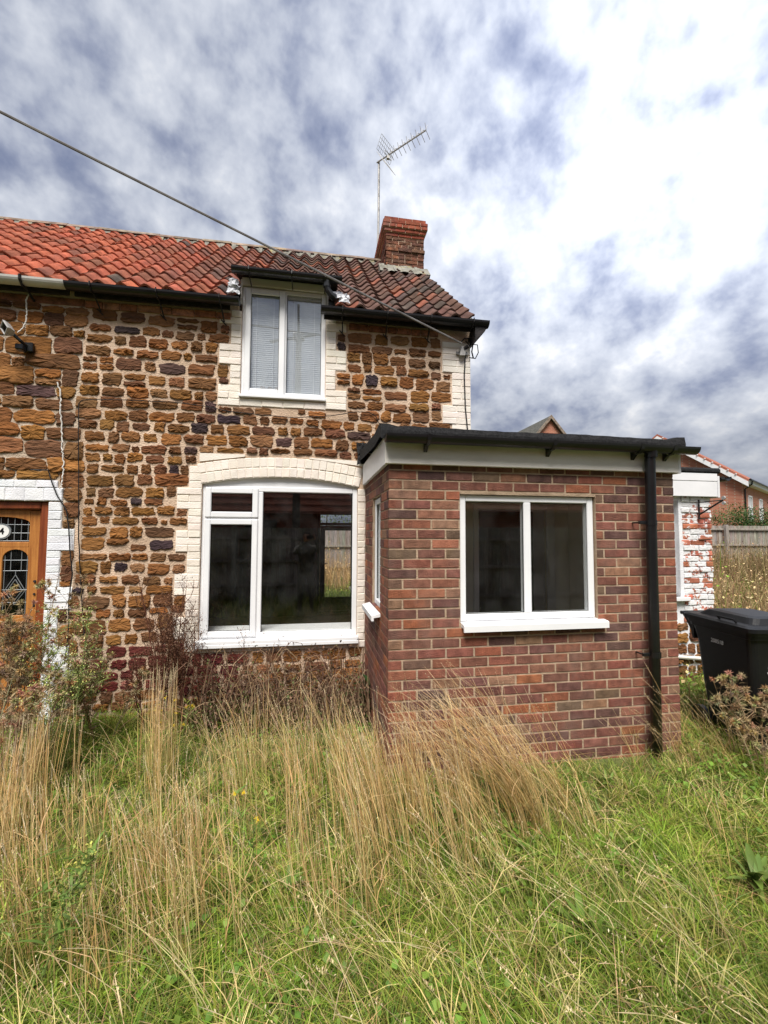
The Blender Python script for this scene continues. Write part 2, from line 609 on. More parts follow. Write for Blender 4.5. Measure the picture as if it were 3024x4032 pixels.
def piece(name, me, m, parent, world, color=None, rot=None, scale=None):
    """a shared mesh placed at a world point under its thing"""
    L = root_of(parent).location
    o = link(name, me, m, parent, Vector(world) - L, color)
    if rot:
        o.rotation_euler = rot
    if scale:
        o.scale = scale
    return o


def single(name, mb, m, label, cat, loc=None, smooth=False, group=None, kind=None, fix=True):
    """a thing that is one mesh"""
    if loc is None:
        xs = [v[0] for v in mb.v]
        ys = [v[1] for v in mb.v]
        loc = ((min(xs) + max(xs)) / 2, (min(ys) + max(ys)) / 2, min(v[2] for v in mb.v))
    me = mb.mesh(name, loc, smooth)
    if fix:
        fix_normals(me)
    o = link(name, me, m, None, loc)
    o['label'] = label
    o['category'] = cat
    if group:
        o['group'] = group
    if kind:
        o['kind'] = kind
    return o


def jit(c, a, r=R):
    k = 1 + r.uniform(-a, a)
    return tuple(max(0.004, x * k * (1 + r.uniform(-a, a) * .35)) for x in c)


def wall_grid(x0, x1, z0, z1, y0, y1, holes):
    """a slab with rectangular openings, only its outer faces and the reveals"""
    xs = sorted({x0, x1, *[h[0] for h in holes], *[h[1] for h in holes]})
    zs = sorted({z0, z1, *[h[2] for h in holes], *[h[3] for h in holes]})
    xs = [x for x in xs if x0 <= x <= x1]
    zs = [z for z in zs if z0 <= z <= z1]

    def solid(i, k):
        if i < 0 or k < 0 or i >= len(xs) - 1 or k >= len(zs) - 1:
            return False
        cx, cz = (xs[i] + xs[i + 1]) / 2, (zs[k] + zs[k + 1]) / 2
        return not any(h[0] < cx < h[1] and h[2] < cz < h[3] for h in holes)
    mb = MB()
    for i in range(len(xs) - 1):
        for k in range(len(zs) - 1):
            if not solid(i, k):
                continue
            a, b, c, d = xs[i], xs[i + 1], zs[k], zs[k + 1]
            mb.add([(a, y0, c), (b, y0, c), (b, y0, d), (a, y0, d)], [(0, 1, 2, 3)])
            mb.add([(a, y1, c), (b, y1, c), (b, y1, d), (a, y1, d)], [(3, 2, 1, 0)])
            if not solid(i - 1, k): mb.add([(a, y0, c), (a, y0, d), (a, y1, d), (a, y1, c)], [(0, 1, 2, 3)])
            if not solid(i + 1, k): mb.add([(b, y0, c), (b, y0, d), (b, y1, d), (b, y1, c)], [(3, 2, 1, 0)])
            if not solid(i, k - 1): mb.add([(a, y0, c), (b, y0, c), (b, y1, c), (a, y1, c)], [(3, 2, 1, 0)])
            if not solid(i, k + 1): mb.add([(a, y0, d), (b, y0, d), (b, y1, d), (a, y1, d)], [(0, 1, 2, 3)])
    return mb

# ------------------------------------------------------------------ setting: ground
WY = 1.383            # cottage front wall
XB = -2.80            # party line between the two cottages
XR = 1.185            # right-hand corner of the cottage


def hash2(ix, iy, seed):
    h = (ix * 374761393 + iy * 668265263 + seed * 1442695041) & 0xffffffff
    h = ((h ^ (h >> 13)) * 1274126177) & 0xffffffff
    return ((h ^ (h >> 16)) & 0xffff) / 65535.0


def vnoise(x, y, seed=0):
    x = np.asarray(x, float)
    y = np.asarray(y, float)
    ix, iy = np.floor(x).astype(np.int64), np.floor(y).astype(np.int64)
    fx, fy = x - ix, y - iy
    fx, fy = fx * fx * (3 - 2 * fx), fy * fy * (3 - 2 * fy)
    a, b, c, d = hash2(ix, iy, seed), hash2(ix + 1, iy, seed), hash2(ix, iy + 1, seed), hash2(ix + 1, iy + 1, seed)
    return (a * (1 - fx) + b * fx) * (1 - fy) + (c * (1 - fx) + d * fx) * fy


def ground_z(x, y):
    """gentle bumps, rising a little beyond the houses"""
    x, y = np.asarray(x, float), np.asarray(y, float)
    z = (vnoise(x * .9, y * .9, 3) - .5) * .10 + (vnoise(x * 2.6, y * 2.6, 4) - .5) * .04
    r = np.clip((np.hypot(x - 1, y - 1) - 6) / 12, 0, 1)
    return z - .02 + .35 * r * r * (y > 2)


def make_ground():
    def axis(lo, hi, fine_lo, fine_hi, step):
        a = list(np.arange(fine_lo, fine_hi + 1e-6, step))
        d = step
        x = fine_lo
        pre = []
        while x > lo:
            d *= 1.35
            x -= d
            pre.append(max(x, lo))
        d = step
        x = fine_hi
        post = []
        while x < hi:
            d *= 1.35
            x += d
            post.append(min(x, hi))
        return np.array(pre[::-1] + a + post)
    xs = axis(-900, 900, -8, 14, .25)
    ys = axis(-900, 900, -7, 18, .25)
    X, Y = np.meshgrid(xs, ys)
    Z = ground_z(X, Y)
    V = np.stack([X, Y, Z], -1).reshape(-1, 3)
    nx, ny = len(xs), len(ys)
    F = [(j * nx + i, j * nx + i + 1, (j + 1) * nx + i + 1, (j + 1) * nx + i) for j in range(ny - 1) for i in range(nx - 1)]
    me = bpy.data.meshes.new('ground')
    me.from_pydata(V.tolist(), [], F)
    me.polygons.foreach_set('use_smooth', [True] * len(me.polygons))
    o = link('ground', me, 'soil')
    o['kind'] = 'structure'


make_ground()


# ------------------------------------------------------------------ rubble stones
def stone_mesh(name, w, h, r, depth, rough=.16, n=26):
    """a rough-hewn block: ragged outline, broken face"""
    hw, hh = w / 2, h / 2
    pts = []
    ph = [r.uniform(0, 6.28) for _ in range(4)]
    pw = r.uniform(4.0, 9.0)
    skew, wedge = r.uniform(-.10, .10), r.uniform(-.12, .12)
    for k in range(n):
        t = 2 * PI * (k + r.uniform(-.3, .3)) / n
        c, s = math.cos(t), math.sin(t)
        q = (abs(c) ** pw + abs(s) ** pw) ** (-1 / pw)
        q *= 1 - rough * .35 * (math.sin(2 * t + ph[0]) * .3 + math.sin(3 * t + ph[1]) * .35 + .25)
        x, z = hw * c * q, hh * s * q * (1 + wedge * c)
        x += skew * z + r.uniform(-1, 1) * .0075
        z += r.uniform(-1, 1) * .0065 + .003 * math.sin(5 * t + ph[2])
        pts.append((x, z))
    V, F = [], []
    tilt_x, tilt_z = r.uniform(-.35, .35), r.uniform(-.5, .3)
    for sc, dp, nz in ((1.0, -.25, 0), (.99, .45, .15), (.90, .85, .28), (.55, 1.0, .38)):
        for x, z in pts:
            yy = -depth * (dp + r.uniform(-nz, nz)) * (1 + tilt_x * x / hw + tilt_z * z / hh)
            V.append((x * sc + r.uniform(-1, 1) * .004, yy if dp > 0 else .012, z * sc + r.uniform(-1, 1) * .004))
    for j in range(3):
        for k in range(n):
            k2 = (k + 1) % n
            F.append((j * n + k, j * n + k2, (j + 1) * n + k2, (j + 1) * n + k))
    V.append((0, -depth * r.uniform(.8, 1.25), 0))
    F += [(3 * n + k, 3 * n + (k + 1) % n, 4 * n) for k in range(n)]
    mb = MB()
    mb.add(V, F)
    me = mb.mesh(name)
    return me


RUST = [(.185, .084, .028), (.22, .102, .031), (.16, .074, .031), (.24, .112, .037), (.14, .063, .029), (.19, .096, .045),
        (.175, .079, .029), (.21, .088, .027), (.13, .062, .035), (.205, .106, .050)]
PURPLE = [(.050, .034, .042), (.040, .028, .032), (.085, .05, .05)]
RED = [(.095, .020, .018), (.115, .026, .022), (.08, .016, .018)]


def seam(z):
    return float(vnoise(.5, z * 3.1, 77) - .5) * .22


def rubble(parent, x0, x1, z0, z1, blocked, seed, gap, hrange, wrange, depth, y, red=None, dark_p=.06, most=300, red_p=1.0, seam_side=0):
    """courses of irregular stones between the blocked rectangles; the largest ones are parts of their own"""
    r = random.Random(seed)
    cells = []
    z = z0
    while z < z1 - .04:
        h = min(r.uniform(*hrange), z1 - z)
        if z1 - (z + h) < .05:
            h = z1 - z
        za, zb = z, z + h
        # free stretches of this course, each with the height that the blocked rectangles leave
        xa, xb_ = x0 + (seam(za) if seam_side < 0 else 0), x1 + (seam(za) if seam_side > 0 else 0)
        cuts = sorted({xa, xb_, *[q for bl in blocked for q in bl[:2] if xa < q < xb_ and bl[3] > za and bl[2] < zb]})
        iv = []
        for p, q in zip(cuts[:-1], cuts[1:]):
            m_ = (p + q) / 2
            lo, hi = za, zb
            for (a, b, c, d) in blocked:
                if a < m_ < b and d > lo and c < hi:
                    if c - lo >= hi - d:
                        hi = min(hi, c)
                    else:
                        lo = max(lo, d)
            if hi - lo < .05:
                continue
            if iv and abs(iv[-1][1] - p) < 1e-6 and abs(iv[-1][2] - lo) < .012 and abs(iv[-1][3] - hi) < .012:
                iv[-1] = (iv[-1][0], q, max(iv[-1][2], lo), min(iv[-1][3], hi))
            else:
                iv.append((p, q, lo, hi))
        row = (za, zb, h)
        for p, q, za, zb in iv:
            if q - p < .05:
                continue
            h = zb - za
            clear = h > row[2] - .02
            x = p
            while x < q - .02:
                w = r.uniform(*wrange) * (1.15 if h > .13 else .95)
                if q - (x + w) < wrange[0] * .75:
                    w = q - x
                if w > wrange[1] * 1.45:
                    w = w / 2
                off = (vnoise(x * 1.1, za * 2.3, seed) - .5) * (.055 if clear else .008)
                if h > .125 and w < .24 and r.random() < .10:
                    k = r.uniform(.42, .58)
                    cells.append((x, x + w, za + off, za + off + h * k))
                    cells.append((x, x + w, za + off + h * k, zb + off))
                elif w > .26 and r.random() < .12:
                    k = r.uniform(.62, .75)
                    cells.append((x, x + w * k, za + off, zb + off))
                    cells.append((x + w * k, x + w, za + off + h * .1, za + off + h * r.uniform(.6, .9)))
                else:
                    cells.append((x, x + w, za + off + r.uniform(-.014, .010), zb + off + r.uniform(-.010, .014)))
                x += w
        z += row[2]
    cells.sort(key=lambda c: -(c[1] - c[0]) * (c[3] - c[2]))
    rest = MB()
    for i, (a, b, c, d) in enumerate(cells):
        g = gap * r.uniform(.6, 1.45)
        w, h = max(.03, b - a - g), max(.03, d - c - g * .9)
        if min(w, h) < .035:
            continue
        me = stone_mesh('stone', w, h, r, depth * r.uniform(.5, 1.3))
        cx, cz = (a + b) / 2, (c + d) / 2
        pd = dark_p * (2.2 if vnoise(cx * .8, cz * .8, seed + 5) > .6 else .5)
        pal = PURPLE if r.random() < pd else RUST
        if red and red[0] < cz < red[1] and red[2] < cx < red[3] and r.random() < red_p:
            pal = RED
        col = jit(r.choice(pal), .20, r)
        if i < most:
            piece('stone', me, 'stone', parent, (cx, y, cz), col)
        else:
            o = len(rest.v)
            rest.add([(v.co.x + cx, v.co.y + y, v.co.z + cz) for v in me.vertices], [tuple(p.vertices) for p in me.polygons], col)
            bpy.data.meshes.remove(me)
    if rest.v:
        o = part('small_rubble', rest, 'stone', parent, fix=False)
        o['kind'] = 'stuff'


# ------------------------------------------------------------------ bricks
def brick_mesh(name, w, d, h, seed, wear=.003, ch=.004):
    """one brick, back on y = 0 and face at y = -d, centred in x and z, edges chamfered and uneven"""
    r = random.Random(seed)
    mb = MB()
    n = 6
    mb.bbox(-w / 2, w / 2, -d, .004, -h / 2, h / 2, ch)
    mb.v = [(x + r.uniform(-wear, wear) * .6, y + r.uniform(-wear, wear) * .5, z + r.uniform(-wear, wear) * .6) for x, y, z in mb.v]
    me = mb.mesh(name)
    fix_normals(me)
    return me


BR = {}


def brick_of(kind, w, d, h, k=4, wear=.003, ch=.004):
    key = (kind, round(w, 3), round(d, 3), round(h, 3))
    if key not in BR:
        BR[key] = [brick_mesh('brick', w, d, h, zlib.crc32(repr(key).encode()) % 1000 + i, wear, ch) for i in range(k)]
    return R.choice(BR[key])


# ------------------------------------------------------------------ gutters
def half_round(x0, x1, y, z, r=.058, n=10, th=.006):
    """half-round gutter channel along X, rim at z"""
    prof = [(y + r * math.cos(PI + PI * k / n), z + r * math.sin(PI + PI * k / n)) for k in range(n + 1)]
    prof += [(y + (r - th) * math.cos(PI + PI * k / n), z + (r - th) * math.sin(PI + PI * k / n)) for k in range(n, -1, -1)]
    return MB().prismx(prof, x0, x1)


def end_cap(x, y, z, r=.058, n=10, th=.004):
    return MB().prismx([(y + r * math.cos(PI + PI * k / n), z + r * math.sin(PI + PI * k / n)) for k in range(n + 1)], x - th, x + th)


# ------------------------------------------------------------------ pantiles
TW, TG = .208, .232           # cover width and gauge
ROOF_Y0, ROOF_Z0, ROOF_S = 1.20, 4.105, .848
ROOF_A = math.atan(ROOF_S)


def roof_z(y):
    return ROOF_Z0 + ROOF_S * (y - ROOF_Y0)


def pantile_mesh():
    n = 12
    L, th = TG + .055, .020
    V, F = [], []
    for j, (yy) in enumerate((-.028, TG * .5, L - .028)):
        for k in range(n + 1):
            x = -.045 + (TW + .045) * k / n
            ph = x / TW
            z = .031 * math.cos(2 * PI * ph) + .007 * ph
            V.append((x, yy, z))
    m = len(V)
    for v in V[:m]:
        V.append((v[0], v[1], v[2] - th))
    w = n + 1
    for j in range(2):
        for k in range(n):
            a = j * w + k
            F.append((a, a + 1, a + w + 1, a + w))
            F.append((m + a + w, m + a + w + 1, m + a + 1, m + a))
    for k in range(n):
        F.append((k + 1, k, m + k, m + k + 1))
        a = 2 * w + k
        F.append((a, a + 1, m + a + 1, m + a))
    for j in range(2):
        a = j * w
        F.append((a, a + w, m + a + w, m + a))
        a = j * w + n
        F.append((a + w, a, m + a, m + a + w))
    mb = MB()
    mb.add(V, F)
    me = mb.mesh('pantile', smooth=False)
    fix_normals(me)
    for p in me.polygons:
        p.use_smooth = abs(p.normal.y) < .7
    return me


PANTILE = pantile_mesh()


def lay_tiles(parent, xa, xb, colour, seed, hole=None, verge=False):
    """pantiles in rows from the eaves to the ridge, every tile a piece of its own"""
    r = random.Random(seed)
    cols = int(round((xb - xa) / TW))
    for row in range(16):
        s = row * TG
        y = ROOF_Y0 + s * math.cos(ROOF_A)
        z = ROOF_Z0 + s * math.sin(ROOF_A)
        for c in range(cols):
            x = xa + c * TW
            if hole and hole(x, row):
                continue
            dz = r.uniform(-.005, .007) + .018
            piece('pantile', PANTILE, 'pantile', parent,
                  (x + r.uniform(-.004, .004), y - dz * math.sin(ROOF_A) + r.uniform(-.006, .006), z + dz * math.cos(ROOF_A) + .02),
                  colour(x, row, r), rot=(ROOF_A - .085 + r.uniform(-.012, .012), r.uniform(-.012, .012), r.uniform(-.012, .012)))


def ridge_tiles(parent, xa, xb, seed):
    r = random.Random(seed)
    n = 8
    L, rad, th = .44, .115, .014
    V, F = [], []
    for x in (0, L):
        for k in range(n + 1):
            t = PI * .08 + PI * .84 * k / n
            V.append((x, -math.cos(t) * rad * 1.15, math.sin(t) * rad))
    for x in (0, L):
        for k in range(n + 1):
            t = PI * .08 + PI * .84 * k / n
            V.append((x, -math.cos(t) * (rad - th) * 1.15, math.sin(t) * (rad - th)))
    w = n + 1
    for k in range(n):
        F += [(k, k + 1, w + k + 1, w + k), (2 * w + k + 1, 2 * w + k, 3 * w + k, 3 * w + k + 1), (k + 1, k, 2 * w + k, 2 * w + k + 1), (w + k, w + k + 1, 3 * w + k + 1, 3 * w + k)]
    F += [(0, w, 3 * w, 2 * w), (n, 2 * w + n, 3 * w + n, w + n)]
    mb = MB()
    mb.add(V, F)
    me = mb.mesh('ridge_tile', smooth=False)
    fix_normals(me)
    x = xa
    while x < xb - .1:
        k = min(1, (xb - x) / L)
        piece('ridge_tile', me, 'ridge', parent, (x, RIDGE_Y, RIDGE_Z - .055 + r.uniform(-.006, .006)), jit((1, .95, .9), .25, r),
              rot=(0, r.uniform(-.012, .012), r.uniform(-.01, .01)), scale=(k * 1.01, 1, 1))
        x += L
    # mortar bedding below the ridge tiles, pushed out unevenly
    mb = MB()
    xs = np.arange(xa, xb + .001, .06)
    for i in range(len(xs) - 1):
        a, b = xs[i], xs[i + 1]
        y0 = RIDGE_Y - .17 + r.uniform(-.018, .018)
        zz = RIDGE_Z - .075 + r.uniform(-.01, .01)
        mb.add([(a, y0, zz - .10), (b, y0 + r.uniform(-.01, .01), zz - .10), (b, RIDGE_Y, zz - .02), (a, RIDGE_Y, zz - .02), (a, y0 + .05, zz + .035), (b, y0 + .05, zz + .035), (b, RIDGE_Y, zz + .05), (a, RIDGE_Y, zz + .05)],
               [(0, 1, 5, 4), (4, 5, 6, 7), (0, 3, 2, 1), (1, 2, 6, 5), (3, 0, 4, 7)])
    part('ridge_bedding', mb, 'lichen_mortar', parent, fix=False)


RIDGE_Y = 4.05
RIDGE_Z = roof_z(RIDGE_Y)


# ------------------------------------------------------------------ window builder
def frame_bars(mb, x0, x1, z0, z1, y0, y1, w, b=.006):
    """four mitred-looking bars round an opening"""
    mb.bbox(x0, x0 + w, y0, y1, z0, z1, b)
    mb.bbox(x1 - w, x1, y0, y1, z0, z1, b)
    mb.bbox(x0 + w, x1 - w, y0 + .001, y1, z0, z0 + w, b)
    mb.bbox(x0 + w, x1 - w, y0 + .001, y1, z1 - w, z1, b)


def pane_of(parent, x0, x1, z0, z1, y, m='glass'):
    mb = MB()
    mb.box(x0, x1, y, y + .006, z0, z1)
    part('pane', mb, m, parent)
    g = MB()
    t = .007
    for q in ((x0, x0 + t, z0, z1), (x1 - t, x1, z0, z1), (x0 + t, x1 - t, z0, z0 + t), (x0 + t, x1 - t, z1 - t, z1)):
        g.box(q[0], q[1], y - .006, y - .001, q[2], q[3])
    part('gasket', g, 'gasket', parent)

# ================================================================== MAIN COTTAGE
cot = thing('stone_cottage', 'rust-brown rubble stone cottage with cream painted quoins, dormer window and brick chimney', 'cottage', ((XB + XR) / 2, WY + 2.4, 0))

BW = (-1.660, -.085, .70, 2.262)         # big window opening
DW = (-1.313, -.443, 3.168, 4.39)        # dormer window
wall = part('wall', wall_grid(XB, XR, -.35, 4.16, WY, WY + .40, [(BW[0], BW[1], BW[2], 2.40), (DW[0], DW[1], DW[2], 4.2)]), 'mortar_lime', cot)

# gable, back wall and roof boarding
g = MB()
g.prismx([(WY + .40, -.35), (6.30, -.35), (6.30, 4.6), (RIDGE_Y, RIDGE_Z - .12), (WY + .40, roof_z(WY + .40) - .12)], XR - .25, XR)
part('gable_wall', g, 'mortar_lime', cot)
BDX0, BDX1 = -.42, .42
part('back_wall', wall_grid(XB, XR - .26, -.35, 4.5, 6.0, 6.3, [(BDX0, BDX1, .14, 2.24)]), 'mortar_lime', cot)
g = MB()
for xa, xb_, ya in ((XB + .002, DW[0] - .024, ROOF_Y0 + .12), (DW[0] - .024, DW[1] + .024, 1.80), (DW[1] + .024, XR + .05, ROOF_Y0 + .12)):
    g.add([(xa, ya, roof_z(ya) - .035), (xb_, ya, roof_z(ya) - .035), (xb_, RIDGE_Y, RIDGE_Z - .035), (xa, RIDGE_Y, RIDGE_Z - .035)], [(0, 1, 2, 3)])
g.add([(XB + .002, RIDGE_Y, RIDGE_Z - .035), (XR + .05, RIDGE_Y, RIDGE_Z - .035), (XR + .05, 6.85, roof_z(ROOF_Y0) - .03), (XB + .002, 6.85, roof_z(ROOF_Y0) - .03)], [(0, 1, 2, 3)])
part('roof_boarding', g, 'roof_dark', cot, fix=False)


# ---- painted brick surrounds -------------------------------------------------
def surround(parent, name, blocks, y, m, cream, label, proud=.014):
    """painted brick quoins: BLOCKS are (x0, x1, z0, z1, [number of bricks in the course...])"""
    back = MB()
    for a, b, c, d, rows in blocks:
        back.box(a, b, y - .006, y + .05, c, d)
    root = part(name, back, m, parent, label=label)
    for a, b, c, d, rows in blocks:
        h = (d - c) / len(rows)
        for i, nb in enumerate(rows):
            w = (b - a) / nb
            for j in range(nb):
                gx, gz = R.uniform(.003, .006), R.uniform(.003, .006)
                me = brick_of('paint' + m, round(w - gx, 2), .008, round(h - gz, 3), 4, .004, .005)
                piece('brick', me, m, root, (a + w * (j + .5) + R.uniform(-.002, .002), y - .004 + R.uniform(-.004, .003), c + h * (i + .5)),
                      jit(cream, .05), rot=(0, R.uniform(-.006, .006), 0))
    return root


CREAM = (1.0, 1.0, 1.0)
# left jamb of the big window: blocks of three courses, alternately narrow and wide (top to bottom)
bl = []
zt = 2.441
for i in range(9):
    wide = i % 2 == 1
    h = .2135 if i else .22
    zb_ = zt - h
    if i == 8: zb_ = .60
    bl.append((-1.893 if wide else -1.783, BW[0] - .002, zb_, zt, [(2, 1, 2) if (i // 2) % 2 else (1, 2, 1), (1, 1, 1)][0 if wide else 1]))
    zt = zb_
JAMB_L = bl
# right jamb, a single column of bricks up to the porch
JAMB_R = [(BW[1] + .002, -.004, .66, 2.245, [1] * 23)]
SILLB = [(-1.70, .0, .585, .655, [7])]
surround(cot, 'window_surround', JAMB_L + JAMB_R + SILLB, WY, 'cream_paint', CREAM, 'cream painted brick jambs beside the wide window')

# segmental arch in two rings
ARC_X = (BW[0] + BW[1]) / 2
chord = (BW[1] - BW[0]) / 2 + .012
rise = .088
ARR = (chord ** 2 + rise ** 2) / (2 * rise)
ARC_Z = 2.262 + rise - ARR
half = math.asin(chord / ARR)
ab = MB()
nn = 28
poly = [(ARC_X + (ARR) * math.sin(-half + 2 * half * k / nn), ARC_Z + ARR * math.cos(-half + 2 * half * k / nn)) for k in range(nn + 1)]
poly += [(ARC_X + (ARR + .205) * math.sin(half - 2 * half * k / nn), ARC_Z + (ARR + .205) * math.cos(half - 2 * half * k / nn)) for k in range(nn + 1)]
V = [(x, WY - .006, z) for x, z in poly] + [(x, WY + .12, z) for x, z in poly]
n_ = len(poly)
F = [(i, i + 1, n_ - 2 - i, n_ - 1 - i) for i in range(nn)] + [(n_ + i, n_ + n_ - 1 - i, n_ + n_ - 2 - i, n_ + i + 1) for i in range(nn)]
F += [(i, i + n_, (i + 1) % n_ + n_, (i + 1) % n_) for i in range(n_)]
ab.add(V, F)
arch = part('arch', ab, 'cream_paint', cot, label='cream painted brick arch in two rings over the wide window')
for ring in range(2):
    r0 = ARR + .002 + ring * .103
    nb = 22
    for k in range(nb):
        a0 = -half + 2 * half * (k + .05 + ring * .0) / nb
        a1 = -half + 2 * half * (k + .95) / nb
        am = (a0 + a1) / 2
        w = (r0 + .05) * (a1 - a0)
        me = brick_of('vous', round(w, 3), .009, .097, 5, .004, .005)
        piece('brick', me, 'cream_paint', arch, (ARC_X + (r0 + .05) * math.sin(am), WY - .004 + R.uniform(-.004, .003), ARC_Z + (r0 + .05) * math.cos(am)), jit(CREAM, .05), rot=(0, am, 0))
# levelling course painted over the arch ends
lv = MB()
lv.prism([(-1.69, 2.49), (-1.25, 2.553), (-1.25, 2.575), (-1.69, 2.575)], WY - .012, WY + .02)
lv.prism([(-.60, 2.553), (-.02, 2.49), (-.02, 2.545), (-.60, 2.565)], WY - .012, WY + .02)
part('levelling_course', lv, 'cream_paint', cot)
inf = MB()
inf.prism([(BW[0], 2.25), (BW[1], 2.25), (BW[1], 2.262)] + [(ARC_X + ARR * math.sin(half * .97 - 2 * half * .97 * k / 14), ARC_Z + ARR * math.cos(half * .97 - 2 * half * .97 * k / 14) + .004) for k in range(15)] + [(BW[0], 2.262)], WY + .035, WY + .06)
part('arch_infill', inf, 'upvc', cot)

# dormer quoins
DQ = [(-1.418, DW[0] - .003, 4.015, 4.085, [1]), (-1.534, DW[0] - .003, 3.94, 4.013, [1]), (-1.416, DW[0] - .003, 3.724, 3.938, [1, 1, 1]),
      (-1.528, DW[0] - .003, 3.508, 3.722, [1, 2, 1]), (-1.417, DW[0] - .003, 3.298, 3.506, [1, 1, 1]), (-1.532, DW[0] - .003, 3.08, 3.296, [1, 2, 1]),
      (DW[1] + .003, -.336, 4.04, 4.09, [1]), (DW[1] + .003, -.225, 3.945, 4.038, [1]), (DW[1] + .003, -.334, 3.74, 3.943, [1, 1, 1]),
      (DW[1] + .003, -.222, 3.522, 3.738, [1, 2, 1]), (DW[1] + .003, -.338, 3.304, 3.52, [1, 1, 1]), (DW[1] + .003, -.217, 3.09, 3.302, [1, 2, 1]),
      (DW[0] - .001, DW[1] + .001, 3.083, 3.160, [4])]
surround(cot, 'window_surround', DQ, WY, 'cream_paint', CREAM, 'cream painted brick quoins round the dormer window')
# corner quoins
CQ = [(.856, XR, 3.585, 3.935, [1, 2, 1, 2, 1]), (.967, XR, 3.21, 3.583, [1, 2, 1, 2, 1]), (.857, XR, 3.0, 3.208, [2, 1, 2]), (.967, XR, 2.60, 2.998, [1, 2, 1, 2, 1])]
surround(cot, 'corner_quoin', CQ, WY, 'cream_paint', (.97, .98, .99), 'cream painted brick quoin at the house corner')
# eaves course of pink brick under the gutter
ev = MB()
ev.box(XB + .002, DW[0] - .012, WY - .006, WY + .02, 3.985, 4.075)
ev.box(-.21, XR - .002, WY - .006, WY + .02, 3.975, 4.075)
eaves = part('eaves_course', ev, 'mortar_lime', cot)
for xa, xb_ in ((XB + .005, -1.42), (-.20, XR - .34)):
    x = xa
    while x < xb_ - .1:
        w = R.choice((.215, .105, .215, .16))
        w = min(w, xb_ - x)
        piece('brick', brick_of('eav', w - .01, .018, .068), 'old_brick', eaves, (x + w / 2, WY - .004, 4.012 + R.uniform(-.004, .004)), jit(R.choice([(.34, .15, .09), (.40, .20, .13), (.24, .10, .06)]), .15))
        x += w

blocked = [(a - .004, b + .004, c - .004, d + .004) for a, b, c, d, _ in JAMB_L + JAMB_R + SILLB + DQ + CQ]
blocked += [(BW[0] - .03, BW[1] + .1, .60, 2.46), (-1.71, -1.25, 2.4, 2.580), (-1.25, -.6, 2.4, 2.560), (-.6, -.0, 2.4, 2.567), (DW[0] - .01, DW[1] + .01, 3.08, 4.3), (.0, XR, -.5, 2.35), (XB, XR, 3.965, 4.2),
            (-.02, XR, -.5, .9)]
rubble(cot, XB + .006, XR - .01, -.06, 3.965, blocked, 5, .027, (.090, .142), (.11, .285), .014, WY - .002, red=(.22, .66, -2.8, -1.2), dark_p=.018, seam_side=-1)

# ---- wide window ---------------------------------------------------------------
win = MB()
FY = WY + .022
frame_bars(win, BW[0], BW[1], .71, 2.25, FY, FY + .07, .052)
win.bbox(-1.122, -1.066, FY + .001, FY + .07, .762, 2.198, .006)
win.bbox(BW[0] + .052, -1.122, FY + .002, FY + .07, 1.895, 1.945, .006)
bw = part('window', win, 'upvc', cot, label='wide white plastic window with a small top light and a large fixed pane')
for q in ((BW[0] + .03, -1.112, 1.928, 2.232), (BW[0] + .03, -1.112, .728, 1.912)):
    c = MB()
    frame_bars(c, *q, FY - .018, FY + .012, .058, .008)
    part('casement', c, 'upvc', bw)
    pane_of(bw, q[0] + .056, q[1] - .056, q[2] + .056, q[3] - .056, FY + .006)
pane_of(bw, -1.066, BW[1] - .054, .748, 2.206, FY + .02)
s = MB()
s.bbox(BW[0] - .022, BW[1] + .012, WY - .065, WY + .05, .668, .708, .006)
s.bbox(BW[0] - .022, BW[1] + .012, WY - .067, WY - .052, .636, .672, .004)
part('sill', s, 'upvc', bw)
ib = MB()
ib.bbox(BW[0] + .01, BW[1] - .01, WY + .10, WY + .40, .735, .765, .004)
part('window_board', ib, 'white_board', bw)

# ---- dormer window -------------------------------------------------------------
dm = MB()
DY = WY + .012
frame_bars(dm, DW[0], DW[1], 3.20, 4.362, DY, DY + .07, .050)
dm.bbox(-.905, -.855, DY + .001, DY + .07, 3.245, 4.315, .006)
dw = part('dormer_window', dm, 'upvc', cot, label='white plastic two-light dormer window with blinds behind the glass')
q = (DW[0] + .028, -.872, 3.212, 4.345)
c = MB()
frame_bars(c, *q, DY - .02, DY + .012, .062, .008)
part('casement', c, 'upvc', dw)
pane_of(dw, q[0] + .060, q[1] - .060, q[2] + .060, q[3] - .060, DY + .004, 'glass_upper')
pane_of(dw, -.857, DW[1] - .048, 3.242, 4.318, DY + .012, 'glass_upper')
s = MB()
s.bbox(DW[0] - .012, DW[1] + .006, WY - .045, DY + .05, 3.168, 3.198, .005)
part('sill', s, 'upvc', dw)
# head, cheeks, roof, gutter of the dormer
h = MB()
h.bbox(DW[0] - .006, DW[1] + .02, WY - .008, WY + .08, 4.368, 4.452, .004)
part('dormer_head', h, 'fascia_paint', cot)
ck = MB()
for a, b in ((DW[0] - .022, DW[0] - .002), (DW[1] + .002, DW[1] + .022)):
    ck.prismx([(WY + .0, 4.0), (WY + .0, 4.43), (WY + .36, 4.47), (WY + .36, 4.40), (WY + .02, 4.0)], a, b)
part('dormer_cheek', ck, 'fascia_paint', cot)
h = MB()
h.add([(DW[0] - .06, 1.235, 4.455), (DW[1] + .12, 1.235, 4.455), (DW[1] + .12, 1.85, 4.62), (DW[0] - .06, 1.85, 4.62), (DW[0] - .06, 1.235, 4.425), (DW[1] + .12, 1.235, 4.425), (DW[1] + .12, 1.85, 4.59), (DW[0] - .06, 1.85, 4.59)],
      [(0, 1, 2, 3), (4, 7, 6, 5), (0, 4, 5, 1), (1, 5, 6, 2), (2, 6, 7, 3), (3, 7, 4, 0)])
part('dormer_roof', h, 'felt', cot)
